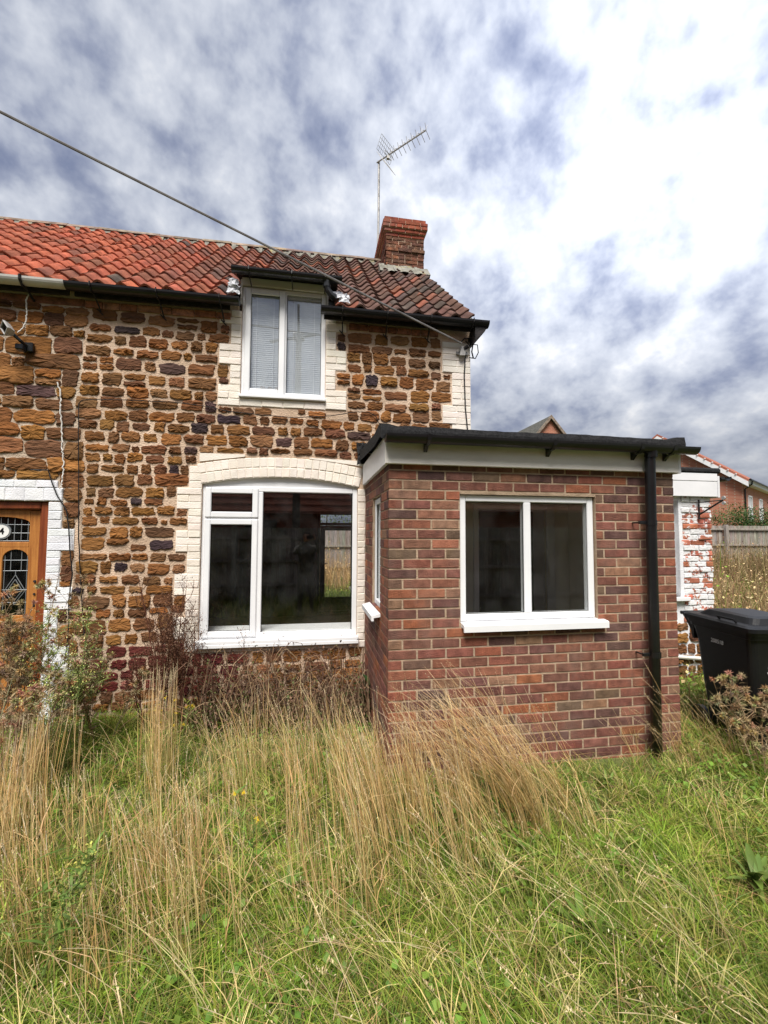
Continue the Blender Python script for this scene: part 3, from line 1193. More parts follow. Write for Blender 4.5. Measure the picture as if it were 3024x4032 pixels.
dg = part('gutter', half_round(DW[0] - .075, DW[1] + .15, 1.195, 4.43, .052), 'black_plastic', cot, smooth=False, label='short black gutter over the dormer window')
for x in (DW[0] - .075, DW[1] + .15):
    part('end_cap', end_cap(x, 1.195, 4.43, .053), 'black_plastic', dg)
for x in (DW[0] + .09, -.80, DW[1] - .02):
    b = MB()
    b.tube([(x, 1.14, 4.435), (x, 1.138, 4.40), (x, 1.165, 4.372), (x, 1.2, 4.368), (x, 1.25, 4.36), (x, WY - .01, 4.36)], .006, 5)
    part('bracket', b, 'black_plastic', dg)
# spout from the dormer gutter
sp = MB()
sp.tube([(-.445, 1.19, 4.385), (-.445, 1.19, 4.335), (-.43, 1.195, 4.29), (-.395, 1.20, 4.245), (-.36, 1.205, 4.225)], .034, 10)
sp.tube([(-.445, 1.19, 4.350), (-.445, 1.19, 4.32)], .039, 10)
sp.tube([(-.385, 1.201, 4.24), (-.36, 1.205, 4.222)], .039, 10)
part('spout', sp, 'black_plastic', cot, smooth=False)


# crumpled lead flashing at both dormer cheeks
def crumple(cx, cy, cz, w, h, seed, tiltv):
    r = random.Random(seed)
    n = 7
    V, F = [], []
    for j in range(n):
        for i in range(n):
            u, v = i / (n - 1) - .5, j / (n - 1) - .5
            V.append((cx + u * w + r.uniform(-.008, .008), cy + v * h * tiltv + r.uniform(-.016, .016) - .03 * math.cos(u * 3), cz + v * h + r.uniform(-.01, .01)))
    for j in range(n - 1):
        for i in range(n - 1):
            a = j * n + i
            F.append((a, a + 1, a + n + 1, a + n))
    mb = MB()
    mb.add(V, F)
    return mb


part('lead_flashing', crumple(-1.375, 1.22, 4.29, .10, .11, 1, .5), 'lead', cot, fix=False)
part('lead_flashing', crumple(-1.372, 1.20, 4.205, .12, .10, 2, .4), 'lead', cot, fix=False)
part('lead_flashing', crumple(-.330, 1.24, 4.27, .12, .09, 3, .6), 'lead', cot, fix=False)
part('lead_flashing', crumple(-.262, 1.23, 4.235, .11, .12, 4, .5), 'lead', cot, fix=False)

# ---- blinds inside the dormer -----------------------------------------------------
for bx0, bx1, lab in ((-1.235, -.925, 'closed white venetian blind behind the narrow opening light of the dormer'), (-.868, -.480, 'closed white venetian blind behind the fixed light of the dormer')):
    t = thing('venetian_blind', lab, 'blind', ((bx0 + bx1) / 2, DY + .042, 3.24), 'blinds in the dormer window')
    sm = MB()
    sm.box(-(bx1 - bx0) / 2, (bx1 - bx0) / 2, -.001, .001, -.0125, .0125)
    me = sm.mesh('slat')
    k = 0
    z = 3.262
    while z < 4.285:
        piece('slat', me, 'blind', t, ((bx0 + bx1) / 2, DY + .042, z), rot=(math.radians(-9 + R.uniform(-3, 3)), R.uniform(-.004, .004), 0))
        z += .0215
    for fx in (.22, .78):
        c = MB()
        c.tube([(bx0 + (bx1 - bx0) * fx, DY + .028, 3.25), (bx0 + (bx1 - bx0) * fx, DY + .028, 4.31)], .003, 4)
        part('cord', c, 'white_board', t)
    c = MB()
    c.box(bx0, bx1, DY + .028, DY + .06, 4.285, 4.31)
    part('head_rail', c, 'white_board', t)

# ---- main gutters ------------------------------------------------------------------
GY = 1.215
for xa, xb_, z0, lab in ((XB - .08, DW[0] - .005, 4.118, 'black gutter on the eaves beside the neighbouring cottage'), (-.50, XR + .14, 4.110, 'black gutter on the eaves towards the house corner')):
    gt = part('gutter', half_round(xa, xb_, GY, z0, .062), 'black_plastic', cot, label=lab)
    for x in (xa, xb_):
        part('end_cap', end_cap(x, GY, z0, .063), 'black_plastic', gt)
    n = 3 if xa < -1 else 4
    for k in range(n):
        x = xa + .22 + (xb_ - xa - .40) * k / (n - 1)
        b = MB()
        b.tube([(x, GY - .068, z0 + .01), (x, GY - .066, z0 - .03), (x, GY - .03, z0 - .066), (x, GY + .03, z0 - .07), (x + .006, GY + .07, z0 - .10), (x + .012, WY - .012, z0 - .17)], .007, 5)
        b.tube([(x - .02, WY - .02, z0 - .15), (x + .035, WY - .014, z0 - .205)], .006, 5)
        part('bracket', b, 'iron_dark', gt)
    fb = MB()
    fb.box(xa + .03, xb_ - .1, GY + .07, GY + .09, z0 - .075, z0 + .005)
    part('eaves_board', fb, 'iron_dark', gt)
# moulded eaves end piece at the corner
m_ = MB()
m_.prism([(XR - .01, 4.06), (XR + .13, 4.055), (XR + .10, 4.0), (XR + .04, 3.95), (XR - .01, 3.90)], GY - .02, WY + .3)
part('eaves_end', m_, 'iron_dark', cot)


# ---- roof tiles -----------------------------------------------------------------------
def tile_col(x, row, r):
    k = (x - XB) / (XR - XB)
    n = float(vnoise(x * 2.2, row * .45, 9))
    old = min(1, max(0, (k + .05) * 2.0 + (n - .5) * 1.3))
    a, b = (.36, .105, .058), (.125, .068, .052)
    c = [a[i] * (1 - old) + b[i] * old for i in range(3)]
    if r.random() < .10:
        c = [.24, .088, .055]
    if r.random() < .09 * (.5 + old):
        c = [.085, .062, .052]
    return jit(c, .18, r)


lay_tiles(cot, XB, XR + .04, tile_col, 3, hole=lambda x, row: (row <= 1 and DW[0] - .12 < x < DW[1] - .03) or (row == 2 and DW[0] - .05 < x < DW[1] - .1) or (x > .56 and x < 1.14 and row * TG * math.cos(ROOF_A) + ROOF_Y0 > 3.34))
ridge_tiles(cot, XB, .56, 4)

# ---- chimney ----------------------------------------------------------------------------
CX0, CX1, CY0, CY1 = .565, 1.195, 3.45, 4.62
core = MB()
core.box(CX0 + .012, CX1 - .012, CY0 + .012, CY1 - .012, 5.7, 6.90)
chim = part('chimney', core, 'mortar_lime', cot, label='weathered brick chimney stack with oversailing orange courses')
ch_ = .0625
OLD = [(.16, .075, .05), (.20, .085, .055), (.14, .07, .052), (.24, .10, .062), (.18, .095, .065)]
NEW = [(.27, .075, .045), (.25, .065, .040), (.30, .085, .05)]


def course(z, off, pal, m, wear, hdr=False):
    x0, x1, y0, y1 = CX0 - off, CX1 + off, CY0 - off, CY1 + off
    for fx in (0, 1):
        W = (x1 - x0) if fx == 0 else (y1 - y0)
        nb = max(2, round(W / (.112 if hdr else .215)))
        st = 0
        edges = [k / nb for k in range(nb + 1)] if not (int(z / ch_) % 2) else [0] + [(k + .5) / nb for k in range(nb)] + [1]
        for a, b in zip(edges[:-1], edges[1:]):
            w = (b - a) * W - .008
            me = brick_of('chim' + m, round(w, 3), .03, .054, 3, wear, .004)
            c = jit(R.choice(pal), .16)
            jy = R.uniform(-.004, .004) * (wear / .003)
            if fx == 0:
                piece('brick', me, m, chim, (x0 + (a + b) / 2 * W, y0 + .03 + jy, z), c)
            else:
                piece('brick', me, m, chim, (x0 + .03 + jy, y0 + (a + b) / 2 * W, z), c, rot=(0, 0, -PI / 2))
                piece('brick', me, m, chim, (x1 - .03 + jy, y0 + (a + b) / 2 * W, z), c, rot=(0, 0, PI / 2))


z = 6.02
i = 0
while z < 6.60:
    course(z, .014 if i == 6 else 0, OLD, 'old_brick', .006, i % 3 == 1)
    z += ch_
    i += 1
CAPZ = z
for k, off in enumerate((.006, .032, .055, .055, .03)):
    course(CAPZ + k * ch_, off, NEW, 'brick', .002, k == 2)
cap = MB()
for k, off in enumerate((.006, .032, .055, .055, .03)):
    cap.box(CX0 - off + .01, CX1 + off - .01, CY0 - off + .01, CY1 + off - .01, CAPZ + (k - .5) * ch_ + .001, CAPZ + (k + .5) * ch_ - .001)
part('cap_core', cap, 'mortar_lime', chim)
fl = MB()
fl.bbox(CX0 + .03, CX1 - .03, CY0 + .03, CY1 - .03, CAPZ + 4.5 * ch_, CAPZ + 4.5 * ch_ + .03, .012)
part('flaunching', fl, 'lichen_mortar', chim)
# cement fillet and lead at its foot
ff = MB()
r_ = random.Random(5)
for x in np.arange(CX0 - .12, CX1 + .02, .045):
    w = .046
    z0 = roof_z(CY0 - .13)
    zz = z0 + .085 + r_.uniform(-.012, .012)
    ff.add([(x, CY0 - .20 + r_.uniform(-.02, .02), z0 + .0), (x + w, CY0 - .20 + r_.uniform(-.02, .02), z0 + .0), (x + w, CY0 - .004, zz + .14), (x, CY0 - .004, zz + .14), (x + w, CY0 + .02, z0), (x, CY0 + .02, z0)],
           [(0, 1, 2, 3), (1, 4, 2), (0, 3, 5)])
part('cement_fillet', ff, 'lichen_mortar', chim, fix=False)
# ---- rooms behind the windows -------------------------------------------------------------
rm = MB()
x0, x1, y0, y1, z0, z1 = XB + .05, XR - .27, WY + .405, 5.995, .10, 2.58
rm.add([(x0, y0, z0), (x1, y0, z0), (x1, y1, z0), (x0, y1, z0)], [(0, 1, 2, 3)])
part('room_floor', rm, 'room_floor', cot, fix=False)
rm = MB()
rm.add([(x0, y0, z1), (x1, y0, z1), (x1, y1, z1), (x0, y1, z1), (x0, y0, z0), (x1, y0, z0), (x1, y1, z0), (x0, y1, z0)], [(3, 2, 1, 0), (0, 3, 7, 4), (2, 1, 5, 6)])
part('room_wall', rm, 'room_dark', cot, fix=False)
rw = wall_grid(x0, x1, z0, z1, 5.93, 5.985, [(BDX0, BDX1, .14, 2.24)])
part('room_wall', rw, 'room_dark', cot)
# glazed back door with a top light
bd = MB()
frame_bars(bd, BDX0, BDX1, .14, 2.24, 5.95, 6.05, .045)
bd.box(BDX0 + .045, BDX1 - .045, 5.955, 6.04, 1.965, 2.015)
bdo = part('back_door', bd, 'iron_dark', cot, label='dark glazed back door seen through the wide window')
lf = MB()
frame_bars(lf, BDX0 + .047, BDX1 - .047, .19, 1.96, 5.96, 6.02, .095)
lf.box(BDX0 + .14, BDX1 - .14, 5.962, 6.018, .285, .46)
part('door_leaf', lf, 'iron_dark', bdo)
pane_of(bdo, BDX0 + .045, BDX1 - .045, 2.016, 2.195, 5.99)
pane_of(bdo, BDX0 + .142, BDX1 - .142, .461, 1.864, 5.985)
hd = MB()
hd.tube([(BDX0 + .10, 5.94, 1.17), (BDX0 + .10, 5.93, 1.17), (BDX0 + .20, 5.93, 1.17)], .01, 6)
part('handle', hd, 'metal_grey', bdo)

# ================================================================== BRICK PORCH
PW, PD, PZ = 2.465, WY, 2.25                 # width, depth, height of the joint below the top course
porch = thing('brick_porch', 'red-brown brick flat-roofed porch with white two-pane window and black felt roof', 'porch', (PW / 2, PD / 2, 0))
PWN = (.562, 1.727, 1.082, 2.084)            # front window opening
PSN = (.40, .86, 1.10, 2.10)                 # side window opening (in Y)
REC = .0045                                   # how far the joints lie behind the brick faces
pf = part('wall', wall_grid(0 + REC, PW - REC, -.30, PZ + .06, REC, .10, [PWN]), 'brick_mortar', porch)
sd_ = wall_grid(.10, PD - .002, -.30, PZ + .06, 0, .092, [PSN])
sd_.v = [(y + REC, x, z) for x, y, z in sd_.v]
part('wall', sd_, 'brick_mortar', porch)
rs = wall_grid(.10, PD - .002, -.30, PZ + .06, 0, .092, [])
rs.v = [(PW - REC - .092 + y, x, z) for x, y, z in rs.v]
part('wall', rs, 'brick_mortar', porch)
PBR = [(.255, .092, .062), (.235, .080, .056), (.27, .105, .072), (.215, .082, .062), (.29, .098, .058), (.185, .078, .066), (.24, .098, .074), (.26, .118, .078),
       (.225, .086, .064), (.165, .068, .056), (.30, .115, .070)]
ODD = [(.11, .054, .050), (.33, .115, .056), (.13, .066, .058), (.29, .15, .10), (.17, .10, .068)]


def pcol():
    c = jit(R.choice(ODD) if R.random() < .2 else R.choice(PBR), .16)
    return (c[0] * .86, c[1] * .93, c[2] * .94)


front, side = [], []
nc = 33
for k in range(nc):
    zc = PZ + .0375 - .075 * k + .0375 - .0375
    zc = PZ + .075 * (.5 - k)
    if zc < -.12:
        continue
    full = k % 2 == 1
    xs = [0] + [.225 * j + (0 if full else -.1125) for j in range(1, 12)]
    xs = [x for x in xs if x < PW - .02] + [PW + .01]
    for j in range(len(xs) - 1):
        a, b = xs[j] + (0.002 if j else 0), xs[j + 1] - .012
        if b - a < .04:
            continue
        if PWN[2] - .005 < zc < PWN[3] + .005:
            if a >= PWN[0] - .03 and b <= PWN[1] + .03:
                continue
            if a < PWN[0] < b: b = PWN[0] - .002
            if a < PWN[1] < b: a = PWN[1] + .002
            if b - a < .03:
                continue
        front.append((a, b, zc))
    ys = [0] + [.225 * j + (0 if not full else -.1125) for j in range(1, 8)]
    ys = [y for y in ys if y < PD - .03] + [PD + .008]
    for j in range(len(ys) - 1):
        a, b = ys[j], ys[j + 1] - .01
        if j == 0:
            a = .0
        if PSN[2] - .005 < zc < PSN[3] + .005:
            if a >= PSN[0] - .03 and b <= PSN[1] + .03:
                continue
            if a < PSN[0] < b: b = PSN[0] - .002
            if a < PSN[1] < b: a = PSN[1] + .002
            if b - a < .03:
                continue
        side.append((a, b, zc, j == 0))
for a, b, zc in front:
    w = b - a
    h = .0625 if zc < PZ else .048
    me = brick_of('porch', round(w, 3), .02, h, 5, .0022, .0028)
    piece('brick', me, 'brick', porch, ((a + b) / 2, .02 + R.uniform(-.0015, .0015), zc - (0 if zc < PZ else .008)), pcol(), rot=(0, R.uniform(-.004, .004), 0))
room = 300 - len(front)
side.sort(key=lambda s: s[0] + (0 if 0.2 < s[2] < 2.3 else 5))
rest = MB()
for i, (a, b, zc, corner) in enumerate(side):
    w = b - a - (.0205 if corner else 0)
    a2 = a + (.0205 if corner else 0)
    if w < .02:
        continue
    if i < room:
        me = brick_of('porch', round(w, 3), .02, .0625, 3, .0022, .0028)
        piece('brick', me, 'brick', porch, (.02, a2 + w / 2, zc), pcol(), rot=(0, 0, -PI / 2))
    else:
        rest.bbox(.0, .03, a2, a2 + w, zc - .0325, zc + .0325, .003, pcol())
for zc in sorted({s[2] for s in side}):       # right-hand side, turned away from the photograph
    y = .03 if round(zc / .075) % 2 else .14
    while y < PD - .05:
        rest.bbox(PW - .03, PW, y, min(y + .215, PD - .005), zc - .0325, zc + .0325, .003, pcol())
        y += .225
o = part('side_bricks', rest, 'brick', porch)
o['kind'] = 'stuff'

# fascia boards, felt roof, gutter
fa = MB()
fa.bbox(-.036, PW + .006, -.052, -.022, 2.288, 2.50, .003)
part('fascia_board', fa, 'fascia_paint', porch)
fa = MB()
fa.bbox(-.036, -.010, -.018, PD - .015, 2.286, 2.50, .003)
part('fascia_board', fa, 'white_board', porch, label='white side fascia board of the porch')
fa = MB()
fa.bbox(PW + .008, PW + .034, -.05, PD - .015, 2.286, 2.50, .003)
part('fascia_board', fa, 'white_board', porch)
so = MB()
so.box(-.009, PW + .004, -.02, PD - .02, 2.295, 2.303)
part('porch_ceiling', so, 'room_pale', porch)
# felt: slightly lumpy sheet with raised edges
r_ = random.Random(3)
nx = 40
V, F = [], []
prof = [(-.075, 2.470), (-.080, 2.53), (-.068, 2.568), (-.02, 2.576), (.25, 2.56), (1.0, 2.60), (PD - .05, 2.625), (PD - .012, 2.70)]
for i in range(nx + 1):
    x = -.075 + (PW + .13) * i / nx
    for j, (y, z) in enumerate(prof):
        e = .028 * max(0, 1 - abs(x + .05) / .10) + .03 * max(0, 1 - abs(x - PW - .02) / .10)
        V.append((x, y + r_.uniform(-.003, .003), z + (e if j > 1 else 0) + r_.uniform(-.003, .003) + (.004 * math.sin(x * 5) if j > 1 else 0)))
w = len(prof)
for i in range(nx):
    for j in range(w - 1):
        a = i * w + j
        F.append((a, a + w, a + w + 1, a + 1))
for i in (0, nx):
    base = len(V)
    for j, (y, z) in enumerate(prof):
        V.append((V[i * w + j][0], y + .004, max(2.470, z - .085)))
    for j in range(w - 1):
        q = (i * w + j, i * w + j + 1, base + j + 1, base + j)
        F.append(q if i == 0 else q[::-1])
mb = MB()
mb.add(V, F)
part('felt_roof', mb, 'felt', porch)
# dressing of felt against the wall at the left end
mb = crumple(-.055, PD - .055, 2.62, .10, .24, 9, .1)
part('felt_upstand', mb, 'felt', porch, fix=False)
pg = part('gutter', half_round(-.045, PW + .10, -.125, 2.486, .056), 'black_plastic', porch, label='black half-round gutter along the porch front')
part('end_cap', end_cap(-.045, -.125, 2.486, .057), 'black_plastic', pg)
for x in (.27, 1.27, 2.03, 2.33):
    b = MB()
    b.prismx([(y, z - .019) for y, z in [(-.185, 2.51), (-.178, 2.47), (-.14, 2.44), (-.10, 2.438), (-.058, 2.40), (-.053, 2.40), (-.053, 2.47), (-.075, 2.452), (-.11, 2.445), (-.15, 2.455), (-.17, 2.48), (-.178, 2.51)]], x - .014, x + .014)
    part('bracket', b, 'black_plastic', pg)
pipe = MB()
pipe.tube([(2.155, -.115, 2.44), (2.152, -.105, 2.38), (2.150, -.10, 1.9), (2.146, -.10, 1.1), (2.14, -.10, .02)], .040, 16)
dp = part('downpipe', pipe, 'black_plastic', porch, smooth=False, label='black plastic downpipe on the porch front')
for p in dp.data.polygons:
    p.use_smooth = len(p.vertices) == 4
for z in (1.865, .81):
    cl = MB()
    cl.tube([(2.149, -.10, z - .022), (2.149, -.10, z + .022)], .044, 16)
    cl.bbox(2.048, 2.115, -.100, -.078, z - .013, z + .013, .003)
    cl.tube([(2.06, -.09, z), (2.06, -.004, z)], .007, 6)
    part('pipe_clip', cl, 'black_plastic', dp)
cl = MB()
cl.tube([(2.155, -.118, 2.455), (2.155, -.112, 2.40)], .048, 16)
part('outlet', cl, 'black_plastic', dp)

# porch front window
w_ = MB()
PY = .028
frame_bars(w_, PWN[0] + .004, PWN[1] - .006, 1.092, 2.074, PY, PY + .07, .052)
w_.bbox(1.107, 1.168, PY + .001, PY + .07, 1.144, 2.022, .006)
pw = part('window', w_, 'upvc', porch, label='white plastic two-pane window in the porch front')
pane_of(pw, PWN[0] + .050, 1.109, 1.142, 2.024, PY + .022)
pane_of(pw, 1.166, PWN[1] - .052, 1.142, 2.024, PY + .022)
s = MB()
s.prismx([(-.062, 1.025), (-.062, 1.072), (-.05, 1.078), (.07, 1.092), (.07, 1.06), (-.045, 1.05), (-.045, 1.025)], PWN[0] + .006, PWN[1] + .052)
part('sill', s, 'upvc', pw)
li = MB()
li.box(PWN[0], PWN[1], .004, .02, 2.076, 2.083)
part('sealant', li, 'brick_mortar', pw)
# porch side window
w_ = MB()
frame_bars(w_, PSN[0] + .004, PSN[1] - .004, 1.12, 2.09, 0, .06, .05)
w_.v = [(y + .022, x, z) for x, y, z in w_.v]
sw = part('window', w_, 'upvc', porch, label='narrow white side window of the porch')
gp = MB()
gp.box(.045, .051, PSN[0] + .052, PSN[1] - .052, 1.168, 2.042)
part('pane', gp, 'glass', sw)
gp = MB()
for q in ((PSN[0] + .052, PSN[0] + .06, 1.168, 2.042), (PSN[1] - .06, PSN[1] - .052, 1.168, 2.042)):
    gp.box(.036, .043, *q)
part('gasket', gp, 'gasket', sw)
s = MB()
s.prism([(-.075, 1.045), (-.075, 1.085), (.05, 1.118), (.05, 1.085), (-.055, 1.07), (-.055, 1.045)], PSN[0] - .03, PSN[1] + .16)
part('sill', s, 'upvc', sw)

# inside of the porch
ins = MB()
ins.box(.105, .115, .12, PD - .01, .05, 2.28)
ins.box(PW - .115, PW - .105, .12, PD - .01, .05, 2.28)
part('inner_lining', ins, 'room_pale', porch)
ins = wall_grid(.12, PW - .12, .05, 2.28, PD - .035, PD - .012, [(1.25, 2.06, .05, 2.05)])
part('inner_lining', ins, 'room_pale', porch)
ins = wall_grid(.12, PW - .12, .05, 2.28, .105, .118, [PWN])
part('inner_lining', ins, 'room_pale', porch)
ins = MB()
ins.box(.12, PW - .12, .12, PD - .04, .04, .06)
part('porch_floor', ins, 'room_floor', porch)
ins = MB()
ins.bbox(1.19, 1.25, PD - .06, PD - .036, .06, 2.10, .004)
ins.bbox(2.06, 2.16, PD - .06, PD - .036, .06, 2.10, .004)
ins.bbox(1.25, 2.06, PD - .06, PD - .036, 2.05, 2.10, .004)
part('inner_door_frame', ins, 'white_board', porch)

# ================================================================== NEIGHBOUR COTTAGE
XL = -7.4
nb_ = thing('neighbour_cottage', 'left-hand terraced stone cottage with orange pantiles, white painted door quoins and grey gutter', 'cottage', ((XL + XB) / 2, WY + 2.4, 0))
ND = (-3.95, -3.035, .06, 2.062)
part('wall', wall_grid(XL, XB - .001, -.35, 4.16, WY + .003, WY + .40, [ND]), 'mortar_neighbour', nb_)
g = MB()
g.box(XL, XB - .001, 6.0, 6.3, -.35, 4.4)
part('back_wall', g, 'mortar_neighbour', nb_)
g = MB()
g.add([(XL, ROOF_Y0 + .12, roof_z(ROOF_Y0 + .12) - .035), (XB, ROOF_Y0 + .12, roof_z(ROOF_Y0 + .12) - .035), (XB, RIDGE_Y, RIDGE_Z - .035), (XL, RIDGE_Y, RIDGE_Z - .035), (XL, 6.85, roof_z(ROOF_Y0) - .03), (XB, 6.85, roof_z(ROOF_Y0) - .03)], [(0, 1, 2, 3), (3, 2, 5, 4)])
part('roof_boarding', g, 'roof_dark', nb_, fix=False)
NQ = [(ND[1], -2.918, 1.803, 2.055, [1, 1, 1]), (ND[1], -2.806, 1.595, 1.801, [1, 1, 1]), (ND[1], -2.917, 1.25, 1.593, [1, 1, 1, 1, 1]), (ND[1], -2.804, 1.04, 1.248, [1, 1, 1]),
      (ND[1], -2.917, .70, 1.038, [1, 1, 1, 1, 1]), (ND[1], -2.81, .49, .698, [1, 1, 1]), (ND[1], -2.917, -.05, .488, [1] * 7),
      (ND[0] - .10, -2.918, 2.066, 2.19, [7]), (ND[0] - .12, -2.965, 2.192, 2.262, [6]), (ND[0] - .12, ND[0], 0, 2.06, [1] * 28)]
surround(nb_, 'door_surround', NQ, WY + .003, 'white_paint', (1, 1, 1), 'white painted brick quoins round the orange door')
blk = [(a - .004, b + .004, c - .004, d + .004) for a, b, c, d, _ in NQ] + [(ND[0], ND[1], -.3, 2.1), (XL, XB, 3.99, 4.3)]
rubble(nb_, -4.75, XB - .002, -.06, 3.99, blk, 8, .010, (.105, .175), (.16, .36), .015, WY, dark_p=.022, most=290, seam_side=1)
ev = MB()
ev.box(-4.75, XB - .004, WY - .004, WY + .02, 3.99, 4.06)
part('eaves_course', ev, 'old_brick', nb_).color = (.26, .12, .08, 1)


def tile_col_n(x, row, r):
    c = [.385, .108, .058]
    n = float(vnoise(x * 1.7, row * .5, 19))
    if n > .66: c = [.31, .095, .055]
    if r.random() < .06 + max(0, (x + 3.6)) * .25: c = [.22, .085, .055]
    return jit(c, .12, r)


lay_tiles(nb_, XB - 18 * TW, XB, tile_col_n, 6)
ridge_tiles(nb_, XB - 18 * TW, XB, 7)
gg = part('gutter', half_round(XL, XB - .085, GY - .004, 4.122, .060), 'grey_plastic', nb_, label='pale grey gutter on the neighbouring eaves')
for x in (-3.24, -4.3):
    b = MB()
    b.tube([(x, GY - .07, 4.13), (x, GY - .068, 4.09), (x, GY - .03, 4.052), (x, GY + .04, 4.05), (x, WY - .01, 4.0)], .012, 5)
    part('bracket', b, 'iron_dark', gg)
b = MB()
b.box(XL, XB - .1, GY + .07, GY + .09, 4.045, 4.11)
part('eaves_board', b, 'iron_dark', gg)

# door
f_ = MB()
jw = .085
f_.bbox(ND[0], ND[0] + jw, WY + .03, WY + .14, .06, 2.06, .012)
f_.bbox(ND[1] - jw, ND[1], WY + .03, WY + .14, .06, 2.06, .012)
f_.bbox(ND[0] + jw, ND[1] - jw, WY + .031, WY + .14, 1.985, 2.06, .012)
f_.bbox(ND[1] - jw - .022, ND[1] - jw, WY + .062, WY + .14, .06, 1.985, .006)
f_.bbox(ND[0] + jw, ND[0] + jw + .022, WY + .062, WY + .14, .06, 1.985, .006)
door = part('door', f_, 'door_frame_wood', nb_, label='orange-brown wooden door with leaded lights in a red-brown frame')
DX0, DX1, DYF = ND[0] + jw + .004, ND[1] - jw - .004, WY + .085
DC = (DX0 + DX1) / 2
lf = MB()
st = .115
lf.bbox(DX0, DX0 + st, DYF, DYF + .045, .08, 1.98, .005)
lf.bbox(DX1 - st, DX1, DYF, DYF + .045, .08, 1.98, .005)
# rails: arched top rail, middle rails
UA = [(DX0 + st, 1.98), (DX1 - st, 1.98), (DX1 - st, 1.86)] + [(DC + (DX1 - st - DC) * math.cos(PI * k / 12), 1.86 + .055 * math.sin(PI * k / 12)) for k in range(1, 12)] + [(DX0 + st, 1.86)]
lf.prism(UA[::-1], DYF + .001, DYF + .044)
lf.bbox(DX0 + st, DX1 - st, DYF + .001, DYF + .044, 1.625, 1.675, .004)
MX = .035
lf.bbox(DC - MX, DC + MX, DYF + .002, DYF + .044, .30, 1.625, .004)
for sx in (-1, 1):
    a, b = (DC + MX, DX1 - st) if sx > 0 else (DX0 + st, DC - MX)
    cc, hw = (a + b) / 2, (b - a) / 2
    A = [(a, 1.626), (b, 1.626), (b, 1.52)] + [(cc + hw * math.cos(PI * k / 10), 1.52 + .085 * math.sin(PI * k / 10)) for k in range(1, 10)] + [(a, 1.52)]
    lf.prism(A[::-1], DYF + .003, DYF + .043)
lf.bbox(DX0 + st, DX1 - st, DYF + .001, DYF + .044, .86, .98, .004)
lf.bbox(DX0 + st, DX1 - st, DYF + .001, DYF + .044, .08, .30, .004)
leaf = part('door_leaf', lf, 'door_wood', door)
pn = MB()
for a, b in ((DX0 + st, DC - MX), (DC + MX, DX1 - st)):
    pn.bbox(a + .004, b - .004, DYF + .012, DYF + .036, .302, .858, .012)
part('lower_panel', pn, 'door_wood', door)
gl_ = MB()
gl_.box(DX0 + st - .005, DX1 - st + .005, DYF + .022, DYF + .028, 1.67, 1.93)
gl_.box(DX0 + st - .005, DC - MX + .005, DYF + .022, DYF + .028, .975, 1.61)
gl_.box(DC + MX - .005, DX1 - st + .005, DYF + .022, DYF + .028, .975, 1.61)
part('pane', gl_, 'glass_dark', door)
cm = MB()


def came(x0, z0, x1, z1, r=.0036):
    cm.tube([(x0, DYF + .019, z0), (x1, DYF + .019, z1)], r, 5)


for sx in (-1, 1):
    a, b = (DC + MX, DX1 - st) if sx > 0 else (DX0 + st, DC - MX)
    cc = (a + b) / 2
    for fx in (a + .014, b - .014):
        came(fx, .99, fx, 1.55)
    for fx in (cc - .045, cc + .045):
        came(fx, 1.40, fx, 1.60)
    for zz in (1.10, 1.22, 1.40, 1.50):
        came(a, zz, b, zz)
    came(cc, 1.40, cc, 1.36)
    for k in (1, .72):
        for s2 in (-1, 1):
            came(cc, 1.21 + .15 * k, cc + s2 * .088 * k, 1.21)
            came(cc, 1.21 - .13 * k, cc + s2 * .088 * k, 1.21)
for k in range(9):
    x = DX0 + st + .02 + (DX1 - DX0 - 2 * st - .04) * k / 8
    came(x, 1.68, x, 1.905)
for zz in (1.685, 1.76, 1.84):
    came(DX0 + st, zz, DX1 - st, zz)
part('leading', cm, 'lead_came', door)
pq = MB()
ox, oz = DC + .005, 1.775
ov = [(ox + .088 * math.cos(2 * PI * k / 28), oz + .075 * math.sin(2 * PI * k / 28)) for k in range(28)]
pq.prism(ov, DYF + .008, DYF + .02)
part('number_rim', pq, 'lead_came', door)
pq = MB()
ov = [(ox + .074 * math.cos(2 * PI * k / 28), oz + .062 * math.sin(2 * PI * k / 28)) for k in range(28)]
pq.prism(ov, DYF + .005, DYF + .009)
part('number_plaque', pq, 'plaque_white', door)


def text_part(name, body, size, m, parent, world, rot, bold=.0):
    cu = bpy.data.curves.new('t', 'FONT')
    cu.body = body
    cu.size = size
    cu.extrude = .0006
    cu.offset = bold
    cu.align_x = 'CENTER'
    cu.align_y = 'CENTER'
    to = bpy.data.objects.new('t', cu)
    COL.objects.link(to)
    dg = bpy.context.evaluated_depsgraph_get()
    me = bpy.data.meshes.new_from_object(to.evaluated_get(dg))
    bpy.data.objects.remove(to)
    bpy.data.curves.remove(cu)
    me.name = name
    o = piece(name, me, m, parent, world, rot=rot)
    return o


text_part('house_number', '4', .085, 'number_black', door, (ox + .012, DYF + .0035, oz), (PI / 2, 0, 0), .002)
kn = MB()
kn.disc((DX1 - .045, DYF - .004, 1.30), .012, (0, 1, 0), .012)
kn.disc((DX1 - .045, DYF - .004, 1.18), .010, (0, 1, 0), .012)
kn.bbox(DX1 - .055, DX1 - .035, DYF - .006, DYF + .002, 1.06, 1.11, .003)
part('lock', kn, 'iron_dark', door)
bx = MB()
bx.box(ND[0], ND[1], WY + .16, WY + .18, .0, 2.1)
part('hall_dark', bx, 'room_dark', nb_)

